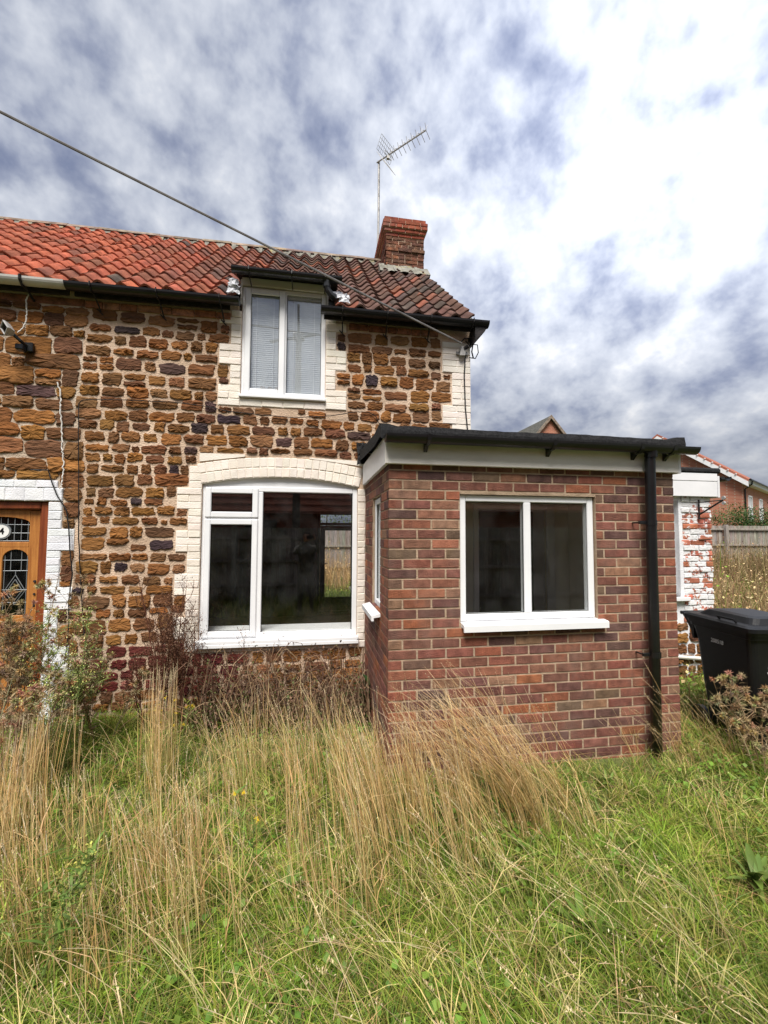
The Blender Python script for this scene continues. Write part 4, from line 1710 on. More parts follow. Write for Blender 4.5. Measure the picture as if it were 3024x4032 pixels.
# ================================================================== PAINTED REAR EXTENSION
EX1 = 4.305
ext = thing('painted_brick_extension', 'low extension with flaking white paint over red brick, beyond the porch', 'outbuilding', (3.4, 2.6, 0))
EWN = (2.70, 3.845, 1.03, 2.20)
part('wall', wall_grid(XR + .01, EX1 - .012, -.3, 2.30, WY + .012, WY + .25, [EWN, (1.25, 2.06, .05, 2.05)]), 'white_paint', ext)
g = MB()
g.box(EX1 - .25, EX1 - .012, WY + .25, 3.9, -.3, 2.3)
part('side_wall', g, 'mortar_neighbour', ext)
g = MB()
g.box(XR + .01, EX1 - .012, 3.9, 4.1, -.3, 2.3)
part('back_wall', g, 'mortar_neighbour', ext)
for k in range(23):
    z = .76 + .066 * k
    if z > 2.26: break
    xs = [3.89, 4.11, EX1] if k % 2 else [3.89, 4.0, 4.21, EX1]
    for a, b in zip(xs[:-1], xs[1:]):
        if a < 4.0 and k % 2 == 0: a -= R.uniform(0, .02)
        me = brick_of('ext', round(b - a - .008, 3), .02, .058, 3, .006, .006)
        piece('brick', me, 'flaked_brick', ext, ((a + b) / 2, WY + .018 + R.uniform(-.009, .009), z), jit((1, 1, 1), .3), rot=(R.uniform(-.04, .04), R.uniform(-.03, .03), R.uniform(-.03, .03)))
    y = WY + .03 + (0 if k % 2 else .1)
    while y < 2.6:
        me = brick_of('ext', .20, .02, .058, 3, .006, .006)
        piece('brick', me, 'flaked_brick', ext, (EX1 - .018, y + .1, z), jit((1, 1, 1), .2), rot=(0, 0, PI / 2))
        y += .212
rv = MB()
rv.box(3.846, 3.895, WY + .006, WY + .12, .95, 2.22)
part('reveal', rv, 'white_paint', ext)
rubble(ext, 3.2, EX1 - .02, -.1, .74, [], 14, .02, (.10, .15), (.12, .26), .03, WY + .012, dark_p=.03, most=60)
w_ = MB()
frame_bars(w_, EWN[0], EWN[1], EWN[2] + .02, EWN[3], WY + .10, WY + .16, .05)
w_.bbox(EWN[0] + .05, EWN[1] - .05, WY + .101, WY + .16, 1.72, 1.765, .004)
ew = part('window', w_, 'upvc', ext)
pane_of(ew, EWN[0] + .05, EWN[1] - .05, EWN[2] + .07, EWN[3] - .05, WY + .12)
s = MB()
s.bbox(EWN[0] - .03, EWN[1] + .085, WY - .05, WY + .12, .985, 1.03, .005)
part('sill', s, 'upvc', ew)
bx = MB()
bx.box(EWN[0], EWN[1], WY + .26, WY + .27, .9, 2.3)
part('room_wall', bx, 'room_dark', ext)
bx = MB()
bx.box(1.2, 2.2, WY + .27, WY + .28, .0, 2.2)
part('room_wall', bx, 'room_dark', ext)  # dark sheet stands in for the shade of the hall beyond the doorway
fa = MB()
fa.bbox(XR + .02, 4.345, WY - .06, WY - .02, 2.245, 2.432, .003)
fa.bbox(XR + .02, 4.345, WY - .064, WY - .02, 2.436, 2.53, .003)
fa.bbox(4.347, 4.375, WY - .066, WY + .2, 2.235, 2.50, .003)
fa.bbox(4.35, 4.372, WY + .2, 4.1, 2.24, 2.50, .003)
part('fascia_board', fa, 'white_board', ext)
fe = MB()
fe.bbox(XR + .01, 4.40, WY - .075, 4.15, 2.532, 2.60, .02)
part('felt_roof', fe, 'felt', ext)
# gutter along the side, its open end towards the garden
hp = [(4.435 + .055 * math.cos(PI + PI * k / 10), 2.49 + .055 * math.sin(PI + PI * k / 10)) for k in range(11)] + [(4.435 + .049 * math.cos(PI + PI * k / 10), 2.49 + .049 * math.sin(PI + PI * k / 10)) for k in range(10, -1, -1)]
gu = MB()
gu.prism(hp, WY - .12, 4.1)
part('gutter', gu, 'black_plastic', ext)
wp = MB()
wp.tube([(3.3, WY - .03, .36), (3.7, WY - .032, .335), (4.05, WY - .034, .30)], .022, 8)
part('waste_pipe', wp, 'cable_white', ext)
p0 = onY(2747, 1968, WY)
ybr = onX(2846, 1962, p0.x).y
br = thing('iron_wall_bracket', 'black iron clothes line bracket with pulley on the flaking painted brick', 'bracket', (p0.x, WY - .01, 1.95))
b = MB()
b.tube([(p0.x, WY - .014, p0.z), (p0.x, WY - .014, p0.z - .24)], .011, 6)
part('back_plate', b, 'iron_dark', br)
b = MB()
b.tube([(p0.x, WY - .014, p0.z - .035), (p0.x, ybr, p0.z - .03)], .006, 6)
part('arm', b, 'iron_dark', br)
b = MB()
b.tube([(p0.x, WY - .014, p0.z - .185), (p0.x, ybr, p0.z - .03)], .010, 6)
part('strut', b, 'iron_dark', br)
b = MB()
b.disc((p0.x, ybr - .01, p0.z - .005), .022, (1, 0, 0), .02, 12)
b.disc((p0.x, ybr - .01, p0.z - .065), .020, (1, 0, 0), .02, 12)
part('pulley', b, 'metal_grey', br)

# ================================================================== WHEELIE BIN
bx0, by0 = 3.30, .50
wb = thing('wheelie_bin', 'black wheeled refuse bin with white number, standing in weeds beside the porch', 'bin', (3.195, .02, 0.025))


def ring(cx, cy, hx, hy, rad, z, n=5):
    P = []
    for sx, sy, a0 in ((1, 1, 0), (-1, 1, PI / 2), (-1, -1, PI), (1, -1, 3 * PI / 2)):
        for k in range(n):
            a = a0 + PI / 2 * k / (n - 1)
            P.append((cx + sx * (hx - rad) + rad * math.cos(a), cy + sy * (hy - rad) + rad * math.sin(a), z))
    return P


def loft(rings, caps=True):
    n = len(rings[0])
    V = [p for r in rings for p in r]
    F = []
    for j in range(len(rings) - 1):
        for k in range(n):
            k2 = (k + 1) % n
            F.append((j * n + k, j * n + k2, (j + 1) * n + k2, (j + 1) * n + k))
    if caps:
        F.append(tuple(range(n))[::-1])
        F.append(tuple((len(rings) - 1) * n + k for k in range(n)))
    return MB().add(V, F)


BC, BYC = 3.195, .02
wb.rotation_euler = (0, 0, math.radians(-98.6))
wb.scale = (1.0, 1.0, 1.035)
body = loft([ring(BC + .02, BYC, .245, .215, .05, .045), ring(BC + .02, BYC, .255, .225, .05, .10), ring(BC + .01, BYC, .305, .262, .05, .78), ring(BC, BYC, .325, .275, .05, .90),
             ring(BC, BYC, .345, .290, .05, .905), ring(BC, BYC, .35, .292, .05, .955)])
part('body', body, 'bin_plastic', wb)
rim = loft([ring(BC, BYC, .362, .302, .05, .935), ring(BC, BYC, .368, .306, .05, .965)])
part('rim', rim, 'bin_plastic', wb)
hdl = MB()
hdl.prism([(BC - .30, .93), (BC - .44, .995), (BC - .44, .965), (BC - .40, .93), (BC - .34, .85), (BC - .32, .78), (BC - .30, .78)], BYC - .27, BYC + .27)
part('rear_bracket', hdl, 'bin_plastic', wb)
hb = MB()
hb.tube([(BC - .45, BYC - .28, .985), (BC - .45, BYC + .28, .985)], .016, 8)
part('rear_handle', hb, 'bin_plastic', wb)
lid = loft([ring(BC - .01, BYC, .388, .318, .05, .962), ring(BC - .01, BYC, .388, .318, .05, .992), ring(BC - .01, BYC, .36, .29, .06, 1.006), ring(BC + .0, BYC, .30, .24, .06, 1.012), ring(BC + .01, BYC, .255, .20, .06, 1.055), ring(BC + .02, BYC, .20, .16, .05, 1.066)])
lo_ = part('lid', lid, 'bin_plastic', wb, smooth=False)
lh = MB()
lh.tube([(BC + .02, BYC - .275, 1.012), (BC + .02, BYC - .295, 1.035), (BC + .19, BYC - .295, 1.035), (BC + .19, BYC - .275, 1.012)], .009, 6)
part('handle', lh, 'bin_plastic', lo_)
for sy in (-1, 1):
    wm = MB()
    wm.disc((BC - .275, BYC + sy * .245, .10), .10, (0, 1, 0), .045, 28)
    wh = part('wheel', wm, 'bin_plastic', wb)
    wm = MB()
    wm.disc((BC - .275, BYC + sy * .27, .10), .062, (0, 1, 0), .012, 24)
    wm.disc((BC - .275, BYC + sy * .278, .10), .02, (0, 1, 0), .014, 12)
    for k in range(5):
        a = 2 * PI * k / 5
        wm.tube([(BC - .275, BYC + sy * .278, .10), (BC - .275 + .058 * math.cos(a), BYC + sy * .277, .10 + .058 * math.sin(a))], .006, 4)
    part('hub', wm, 'black_plastic', wh)
text_part('bin_number', '208518', .046, 'lettering', wb, (BC - .03, BYC - .268, .812), (PI / 2 - .06, 0, 0), .0004)
for i, tx in enumerate(("King's Lynn &", 'West Norfolk')):
    text_part('council_lettering', tx, .040, 'lettering', wb, (BC + .316, BYC - .03, .68 - .038 * i), (PI / 2, 0, PI / 2), .0006)

# ================================================================== AERIAL, CABLES, FLOODLIGHT
AY = 4.42
ab_ = onY(1487, 1035, AY)
at_ = onY(1492, 640, AY)
aer = thing('tv_aerial', 'grey television aerial on a thin mast beside the chimney', 'aerial', (ab_.x, AY, roof_z(RIDGE_Y) - (AY - RIDGE_Y) * ROOF_S))
b = MB()
b.tube([(ab_.x, AY, ab_.z - .75), (ab_.x, AY, ab_.z), ((ab_.x + at_.x) / 2 + .006, AY, (ab_.z + at_.z) / 2), (at_.x, AY, at_.z + .03)], .021, 8)
for k in range(7):
    z = ab_.z + .2 + k * (at_.z - ab_.z - .3) / 6
    b.tube([(ab_.x + .014, AY - .014, z - .03), (ab_.x + .018, AY - .018, z), (ab_.x + .012, AY - .014, z + .03)], .010, 5)
part('mast', b, 'metal_grey', aer)
s0 = Vector((at_.x - .04, AY, at_.z - .01))
be = onY(1678, 512, AY - .75)
s1 = Vector(be)
b = MB()
b.tube([s0, s1], .013, 6)
part('boom', b, 'metal_grey', aer)
bd_ = (s1 - s0).normalized()
L_ = (s1 - s0).length
sidev = bd_.cross(Vector((0, 0, 1))).normalized()
upv = sidev.cross(bd_).normalized()
for k in range(9):
    t = L_ * (.30 + .70 * (k / 8) ** 1.06)
    p = s0 + bd_ * t
    e = .11 + .03 * k / 8
    b = MB()
    # X-shaped director elements
    b.tube([p + upv * .012, p + upv * (.75 * e) + sidev * (.75 * e) * .35], .0045, 4)
    b.tube([p + upv * .012, p + upv * (.95 * e) - sidev * (.95 * e) * .35], .0045, 4)
    b.tube([p - upv * .012, p - upv * (.75 * e) + sidev * (.9 * e)], .0045, 4)
    b.tube([p - upv * .012, p - upv * (.55 * e) - sidev * (.9 * e)], .0045, 4)
    part('director', b, 'metal_grey', aer)
rp_ = s0 + bd_ * .14
for s2 in (1, -1):
    b = MB()
    d1 = (upv * s2 * .80 + bd_ * .42).normalized()
    for k in range(9):
        q = rp_ + sidev * (-.21 + .0525 * k)
        b.tube([q + d1 * .03, q + d1 * .28], .0035, 4)
    for k in range(5):
        q = rp_ + d1 * (.03 + .0625 * k)
        b.tube([q - sidev * .21, q + sidev * .21], .0035, 4)
    part('reflector', b, 'metal_grey', aer)
b = MB()
pp = s0 + bd_ * (L_ * .24)
b.tube([pp + upv * .02 + sidev * .1, pp + upv * .05, pp + upv * .02 - sidev * .1, pp - upv * .02 - sidev * .1, pp - upv * .05, pp - upv * .02 + sidev * .1, pp + upv * .02 + sidev * .1], .005, 5)
b.box(pp.x - .025, pp.x + .025, pp.y - .025, pp.y + .025, pp.z - .07, pp.z - .02)
part('dipole', b, 'metal_grey', aer)

# overhead cable from a far pole to the house corner
ca = onY(1818, 1352, WY - .10)
cb = CAM + ray(0, 405) * 3.0
cdv = (cb - ca)
far = ca + cdv * 4.6
pts = []
for k in range(41):
    t = k / 40
    p = ca.lerp(far, t)
    pts.append((p.x, p.y, p.z - .10 * math.sin(PI * t)))
b = MB()
b.tube(pts, .0105, 6)
single('overhead_cable', b, 'cable_grey', 'grey overhead cable sloping down to the bracket at the house corner', 'cable', loc=ca, fix=True)
b = MB()
b.tube([(far.x, far.y, -.3), (far.x, far.y, far.z + .4)], [.13, .10], 10)
single('telegraph_pole', b, 'bark', 'wooden pole carrying the far end of the overhead cable', 'pole')

tb = thing('cable_bracket', 'grey cable bracket with coiled black wires at the house corner', 'bracket', (ca.x, WY - .03, ca.z - .1))
b = MB()
b.bbox(ca.x - .04, ca.x + .10, WY - .04, WY - .016, ca.z - .10, ca.z - .065, .003)
b.prism([(ca.x - .01, ca.z - .12), (ca.x + .05, ca.z - .12), (ca.x + .06, ca.z - .02), (ca.x, ca.z - .02)], WY - .075, WY - .041)
part('clamp_plate', b, 'metal_grey', tb)
b = MB()
for k in range(4):
    b.disc((ca.x + .04 + k * .012, WY - .07, ca.z - .045 + k * .008), .022, (1, 0, .4), .008, 10)
part('insulator', b, 'iron_dark', tb)
b = MB()
b.tube([(ca.x - .02, WY - .10, ca.z), (ca.x + .04, WY - .07, ca.z + .07), (ca.x + .12, WY - .05, ca.z + .085), (ca.x + .155, WY - .04, ca.z + .03), (ca.x + .14, WY - .04, ca.z - .06), (ca.x + .16, WY - .035, ca.z - .13)], .008, 6)
b.tube([(ca.x + .10, WY - .04, ca.z - .02), (ca.x + .145, WY - .05, ca.z + .05), (ca.x + .14, WY - .04, ca.z + .09)], .006, 5)
part('wire_loop', b, 'cable_black', tb)
b = MB()
b.tube([(XR + .02, WY + .02, ca.z + .055), (XR + .09, WY + .0, ca.z + .045), (XR + .095, WY - .01, ca.z - .05), (XR + .06, WY - .01, ca.z - .12), (XR - .02, WY - .03, ca.z - .125)], .006, 5)
part('wire_loop', b, 'cable_black', tb)


def wire(name, pxs, y, r, m, label, jitter=0., seed=1):
    rr = random.Random(seed)
    P = []
    for u, v in pxs:
        p = onY(u, v, y)
        P.append(p)
    out = []
    for i in range(len(P) - 1):
        for k in range(6):
            q = P[i].lerp(P[i + 1], k / 6)
            out.append((q.x + rr.uniform(-jitter, jitter), q.y + rr.uniform(-.004, .004), q.z))
    out.append(tuple(P[-1]))
    mb = MB()
    mb.tube(out, r, 5)
    return single(name, mb, m, label, 'cable')


wire('wall_cable', [(1836, 1385), (1832, 1405), (1828, 1480), (1832, 1600), (1838, 1660), (1842, 1700)], WY - .026, .0075, 'cable_black', 'black cable running down the cream corner quoin')
wire('wall_cable', [(310, 2000), (309, 1700), (310, 1590), (322, 1577), (345, 1573), (500, 1575), (700, 1585), (800, 1598), (900, 1620), (1010, 1632), (1160, 1645), (1300, 1638), (1400, 1622), (1450, 1622), (1480, 1640), (1498, 1680)], WY - .034, .0045, 'cable_black', 'thin black cable looping across the stone wall below the dormer')
wire('wall_cable', [(310, 2000), (310, 2120), (318, 2300), (330, 2480), (345, 2620), (352, 2700)], WY - .036, .0055, 'cable_black', 'black cable dropping straight down the stone wall right of the door')
wire('wall_cable', [(120, 1850), (190, 1852), (205, 1900), (225, 1950), (262, 2010), (270, 2070), (277, 2180), (285, 2260), (270, 2370), (272, 2450), (262, 2560), (250, 2640)], WY - .038, .006, 'cable_black', 'black cable over the white door quoins into a grey box')
wire('wall_cable', [(118, 1128), (114, 1158), (104, 1180), (106, 1225), (102, 1265), (92, 1290), (70, 1310)], WY - .05, .006, 'cable_white', 'white cable from the grey gutter to the floodlight', .003)
wire('wall_cable', [(228, 1505), (240, 1560), (236, 1600), (240, 1660), (246, 1720), (243, 1760), (250, 1800), (248, 1860), (245, 1905), (236, 1925)], WY - .034, .006, 'cable_white', 'loose white cable hanging down the neighbouring stone wall', .007, 4)
p = onY(272, 2640, WY - .04)
b = MB()
b.bbox(p.x - .04, p.x + .05, WY - .075, WY - .01, p.z - .05, p.z + .06, .006)
b.bbox(p.x - .02, p.x + .03, WY - .065, WY - .012, p.z - .13, p.z - .055, .006)
single('cable_box', b, 'grey_plastic', 'small grey plastic cable box low on the stone wall', 'box')

# floodlight
p = onY(45, 1300, WY - .16)
fl_ = thing('floodlight', 'small grey halogen floodlight on a black arm under the eaves', 'floodlight', (p.x, WY - .03, p.z - .1))
M_ = Matrix.Translation((p.x - .02, WY - .19, p.z)) @ Matrix.Rotation(math.radians(38), 4, 'Y') @ Matrix.Rotation(math.radians(28), 4, 'X') @ Matrix.Rotation(math.radians(-25), 4, 'Z') @ Matrix.Scale(.72, 4)


def xf(mb, M):
    mb.v = [tuple(M @ Vector(v)) for v in mb.v]
    return mb


b = MB()
frame_bars(b, -.085, .085, -.062, .062, -.035, -.01, .014, .003)
part('bezel', xf(b, M_), 'metal_grey', fl_)
b = MB()
b.box(-.072, .072, -.022, -.018, -.049, .049)
part('lens', xf(b, M_), 'glass_dark', fl_)
b = MB()
b.prismx([(-.01, -.062), (.055, -.03), (.055, .03), (-.01, .062)], -.08, .08)
part('housing', xf(b, M_), 'metal_grey', fl_)
b = MB()
b.tube([(p.x, WY - .17, p.z - .02), (p.x + .05, WY - .12, p.z - .075), (p.x + .07, WY - .05, p.z - .10)], .016, 6)
b.bbox(p.x + .02, p.x + .12, WY - .06, WY - .02, p.z - .15, p.z - .06, .006)
b.bbox(p.x + .01, p.x + .075, WY - .13, WY - .06, p.z - .16, p.z - .105, .008)
part('arm', b, 'black_plastic', fl_)

# ================================================================== BACKGROUND
# ---- modern brick house with an orange roof beyond the fence
P = onZ(2922, 1885, 4.9)
az = math.radians(58.7)
A_ = Vector((math.sin(az), math.cos(az), 0))          # along the eaves wall
G_ = Vector((-A_.y, A_.x, 0))                         # along the gable
nrm = Vector((-A_.x, -A_.y, 0))


def on_gable(u, v):
    d = ray(u, v)
    t = (P - CAM).dot(A_) / d.dot(A_)
    return CAM + d * t


ap = on_gable(2594, 1722)
GW = (ap - P).dot(G_)
RH = ap.z
hz_ = Vector((P.x, P.y, 0))
house = thing('brick_house', 'modern orange-roofed brick house with white trim beyond the wooden fence', 'house', hz_)
LEN = 13.0


def hp_(g, a, z):
    q = hz_ + G_ * g + A_ * a
    return (q.x, q.y, z)


b = MB()
b.add([hp_(0, 0, -1), hp_(2 * GW, 0, -1), hp_(2 * GW, 0, 4.9), hp_(GW, 0, RH - .15), hp_(0, 0, 4.9), hp_(0, LEN, -1), hp_(2 * GW, LEN, -1), hp_(2 * GW, LEN, 4.9), hp_(GW, LEN, RH - .15), hp_(0, LEN, 4.9)],
      [(0, 1, 2, 3, 4), (9, 8, 7, 6, 5), (0, 4, 9, 5), (1, 6, 7, 2)])
part('wall', b, 'far_brick', house)
b = MB()
ov = .28
sl = (RH - 4.9) / GW
for s in (0, 1):
    q = [(-.30 if s == 0 else 2 * GW + .30, 4.9 - .30 * sl), (GW, RH)]
    V = []
    for g, z in q:
        for a in (-ov, LEN + ov):
            V += [hp_(g, a, z + .02), hp_(g, a, z + .16)]
    b.add(V, [(1, 3, 7, 5), (0, 4, 6, 2), (0, 1, 5, 4), (2, 6, 7, 3), (0, 2, 3, 1)])
roof_o = part('roof', b, 'roof_orange', house)
b = MB()
for s in (0, 1):
    g0, z0 = (-.30 if s == 0 else 2 * GW + .30), 4.9 - .30 * sl
    V = [hp_(g0, -ov - .03, z0 - .24), hp_(g0, -ov - .03, z0 + .03), hp_(GW, -ov - .03, RH + .03), hp_(GW, -ov - .03, RH - .24), hp_(g0, -ov + .02, z0 - .24), hp_(g0, -ov + .02, z0 + .03), hp_(GW, -ov + .02, RH + .03), hp_(GW, -ov + .02, RH - .24)]
    b.add(V, [(0, 1, 2, 3), (7, 6, 5, 4), (0, 3, 7, 4), (1, 5, 6, 2)])
part('bargeboard', b, 'white_trim', house)
b = MB()
V = [hp_(-.31, -ov, 4.60), hp_(-.31, LEN, 4.60), hp_(-.31, LEN, 4.78), hp_(-.31, -ov, 4.78), hp_(0, -ov, 4.60), hp_(0, LEN, 4.60)]
b.add(V, [(0, 1, 2, 3), (0, 4, 5, 1)])
part('eaves_fascia', b, 'white_trim', house, fix=False)
b = MB()
b.tube([hp_(-.38, -ov, 4.80), hp_(-.38, LEN, 4.80)], .06, 6)
b.tube([hp_(-.38, .25, 4.78), hp_(-.36, .25, 4.6), hp_(-.06, .25, 4.35), hp_(-.06, .25, -.5)], .045, 6)
part('rainwater_pipe', b, 'black_plastic', house)
for k in range(11):
    g = (k + .6) / 11.5 * GW
    b = MB()
    q = hp_(g, -ov - .06, 4.9 + g * sl + .10)
    b.box(q[0] - .03, q[0] + .03, q[1] - .03, q[1] + .03, q[2] - .025, q[2] + .025)
    part('verge_clip', b, 'white_trim', house)
for a in (1.35, 4.6, 8.0):
    f = MB()
    for z0, z1, d0, d1 in ((2.75, 2.83, 0, 1.0), (4.02, 4.10, 0, 1.0), (2.75, 4.1, 0, .09), (2.75, 4.1, .91, 1.0), (2.75, 4.1, .46, .54), (3.4, 3.46, 0, 1.0), (2.65, 2.75, -.08, 1.08)):
        V = [hp_(gg_, a + aa, zz) for gg_ in (-.05, .02) for aa in (d0, d1) for zz in (z0, z1)]
        f.add(V, [(0, 1, 3, 2), (4, 6, 7, 5), (0, 4, 5, 1), (2, 3, 7, 6), (1, 5, 7, 3), (0, 2, 6, 4)])
    w = part('window', f, 'white_trim', house)
    f = MB()
    f.add([hp_(-.006, a + .05, 2.8), hp_(-.006, a + .95, 2.8), hp_(-.006, a + .95, 4.05), hp_(-.006, a + .05, 4.05)], [(0, 1, 2, 3)])
    part('pane', f, 'glass_dark', w, fix=False)

# ---- gabled house with a dark tiled roof, its top showing over the porch roof
q = onZ(2164, 1642, 8.35)
h2 = thing('gabled_house', 'brick gable and dark tiled roof peak rising behind the porch roof', 'house', (q.x, q.y, 0))
b = MB()
hw = 4.2
hh = hw * 1.17
b.add([(q.x - hw, q.y, -1), (q.x + hw, q.y, -1), (q.x + hw, q.y, q.z - hh - .1), (q.x, q.y, q.z - .12), (q.x - hw, q.y, q.z - hh - .1), (q.x - hw, q.y + 9, -1), (q.x + hw, q.y + 9, -1), (q.x + hw, q.y + 9, q.z - hh - .1), (q.x, q.y + 9, q.z - .12), (q.x - hw, q.y + 9, q.z - hh - .1)],
      [(0, 1, 2, 3, 4), (9, 8, 7, 6, 5), (0, 4, 9, 5), (1, 6, 7, 2)])
part('wall', b, 'far_brick', h2)
b = MB()
for s in (-1, 1):
    V = [(q.x, q.y - .15, q.z - .08), (q.x, q.y - .15, q.z + .05), (q.x + s * (hw + .3), q.y - .15, q.z - hh - .45), (q.x + s * (hw + .3), q.y - .15, q.z - hh - .3)]
    V += [(x, y + 9.3, z) for x, y, z in V]
    b.add(V, [(0, 2, 3, 1), (5, 7, 6, 4), (1, 3, 7, 5), (0, 4, 6, 2), (2, 6, 7, 3)])
part('roof', b, 'roof_dark', h2)
b = MB()
for s in (-1, 1):
    V = [(q.x, q.y - .2, q.z - .12), (q.x, q.y - .2, q.z + .08), (q.x + s * (hw + .3), q.y - .2, q.z - hh - .48), (q.x + s * (hw + .3), q.y - .2, q.z - hh - .28)]
    V += [(x, y + .06, z) for x, y, z in V]
    b.add(V, [(0, 2, 3, 1), (5, 7, 6, 4), (1, 3, 7, 5), (0, 4, 6, 2), (2, 6, 7, 3)])
part('verge', b, 'ridge', h2)


# ---- close-boarded fences
def fence(label, x0, x1, y, zb, zt, face, post_at, rails, seed, bw_=.10):
    """boards nailed to rails; FACE = -1 shows the rails towards -Y"""
    r = random.Random(seed)
    t = thing('wooden_fence', label, 'fence', ((x0 + x1) / 2, y, zb))
    H = zt - zb
    mb = MB()
    mb.bbox(-bw_ / 2 + .002, bw_ / 2 - .002, -.008, .008, 0, H, .003)
    me = mb.mesh('board')
    n = int((x1 - x0) / bw_)
    for k in range(n):
        piece('board', me, 'fence_wood', t, (x0 + (k + .5) * bw_, y + (k % 2) * .006 * -face, zb + r.uniform(-.01, .01)), jit((1, 1, 1), .22, r), rot=(0, r.uniform(-.006, .006), 0))
    for z in rails:
        mb = MB()
        mb.bbox(x0, x1, min(y + face * .018, y + face * .075), max(y + face * .018, y + face * .075), z - .035, z + .035, .006)
        part('rail', mb, 'fence_wood', t)
    mb = MB()
    mb.bbox(-.055, .055, -.055, .055, 0, H + .03, .01)
    pm = mb.mesh('post')
    for x in post_at:
        piece('post', pm, 'fence_wood', t, (x, y + face * .135, zb), jit((1, 1, 1), .15, r))
    return t


fz = float(ground_z(15, 11.0))
p = onY(2857, 2100, 10.9)
fence('grey weathered close-boarded fence behind the dry weeds, below the orange-roofed house', p.x - 5.4, p.x + 12.6, 11.0, fz - .05, 2.20, -1, [p.x + 2.7 * k for k in range(-2, 5)], [2.06, 1.46, .80], 3)
fence('dark close-boarded fence with rails behind the photographer, mirrored in the windows', -8, 6, -5.75, -.05, 1.95, 1, [-7.3 + 2.4 * k for k in range(6)], [1.68, 1.08, .45], 4)
fence('weathered fence panel seen through the glazed back door', -4, 5.5, 13.0, .1, 2.06, -1, [-3.4, -1, 1.4, 3.8], [1.36, .6], 5)

# ---- house and pole behind the photographer, met only in the window reflections
bh = thing('reflected_house', 'low red-brick house with red tiled roof and chimney mirrored in the window glass', 'house', (-1, -10.5, 0))
b = MB()
b.box(-11, 9, -16, -10.2, -.3, 2.62)
part('wall', b, 'far_brick_dark', bh)
b = MB()
b.add([(-11.3, -9.9, 2.55), (9.3, -9.9, 2.55), (9.3, -13.1, 5.9), (-11.3, -13.1, 5.9), (-11.3, -16.3, 2.55), (9.3, -16.3, 2.55)], [(0, 1, 2, 3), (3, 2, 5, 4)])
part('roof', b, 'roof_orange', bh, fix=False)
b = MB()
for k in range(13):
    z = 2.6 + k * .26
    y = -9.9 - (z - 2.55) / 3.35 * 3.2
    b.box(-11.3, 9.3, y - .02, y + .02, z + .0, z + .05)
part('tile_course', b, 'roof_orange', bh)
b = MB()
b.box(-2.9, -1.9, -13.5, -12.7, 5.2, 7.6)
part('chimney', b, 'far_brick_dark', bh)
for k in range(3):
    b = MB()
    b.tube([(-2.72 + k * .32, -13.1, 7.6), (-2.72 + k * .32, -13.1, 8.2)], [.13, .10], 10)
    part('chimney_pot', b, 'roof_orange', bh)
for x in (-2.9, 1.6):
    b = MB()
    frame_bars(b, x, x + 1.1, 1.1, 2.3, -10.19, -10.12, .07)
    w = part('window', b, 'iron_dark', bh)
    b = MB()
    b.box(x + .07, x + 1.03, -10.195, -10.17, 1.17, 2.23)
    part('pane', b, 'glass_dark', w)
pl = thing('lamp_pole', 'tall wooden pole with a lamp and cross arm mirrored in the dormer glass', 'pole', (-1.02, -7.5, 0))
b = MB()
b.tube([(-1.02, -7.5, -.2), (-1.02, -7.5, 8.0)], [.13, .09], 10)
part('pole', b, 'bark', pl)
b = MB()
b.tube([(-1.9, -7.5, 7.75), (-.5, -7.5, 8.1)], .05, 6)
b.tube([(-1.02, -7.5, 7.6), (-1.02, -7.0, 8.3), (-1.02, -6.7, 8.6)], .035, 6)
part('cross_arm', b, 'bark', pl)
b = MB()
b.bbox(-1.2, -.84, -7.7, -7.4, 7.9, 8.1, .04)
part('lamp', b, 'metal_grey', pl)


# ================================================================== VEGETATION
def fast_mesh(name, V, quads, tris, col):
    me = bpy.data.meshes.new(name)
    nv, nq, nt = len(V), len(quads), len(tris)
    me.vertices.add(nv)
    me.vertices.foreach_set('co', np.asarray(V, np.float32).ravel())
    me.loops.add(nq * 4 + nt * 3)
    me.loops.foreach_set('vertex_index', np.concatenate([np.asarray(quads, np.int32).ravel(), np.asarray(tris, np.int32).ravel()]).astype(np.int32))
    me.polygons.add(nq + nt)
    st = np.concatenate([np.arange(nq) * 4, nq * 4 + np.arange(nt) * 3]).astype(np.int32)
    me.polygons.foreach_set('loop_start', st)
    a = me.attributes.new('tint', 'FLOAT_COLOR', 'POINT')
    c = np.ones((nv, 4), np.float32)
    c[:, :3] = col
    a.data.foreach_set('color', c.ravel())
    me.update(calc_edges=True)
    me.validate()
    return me


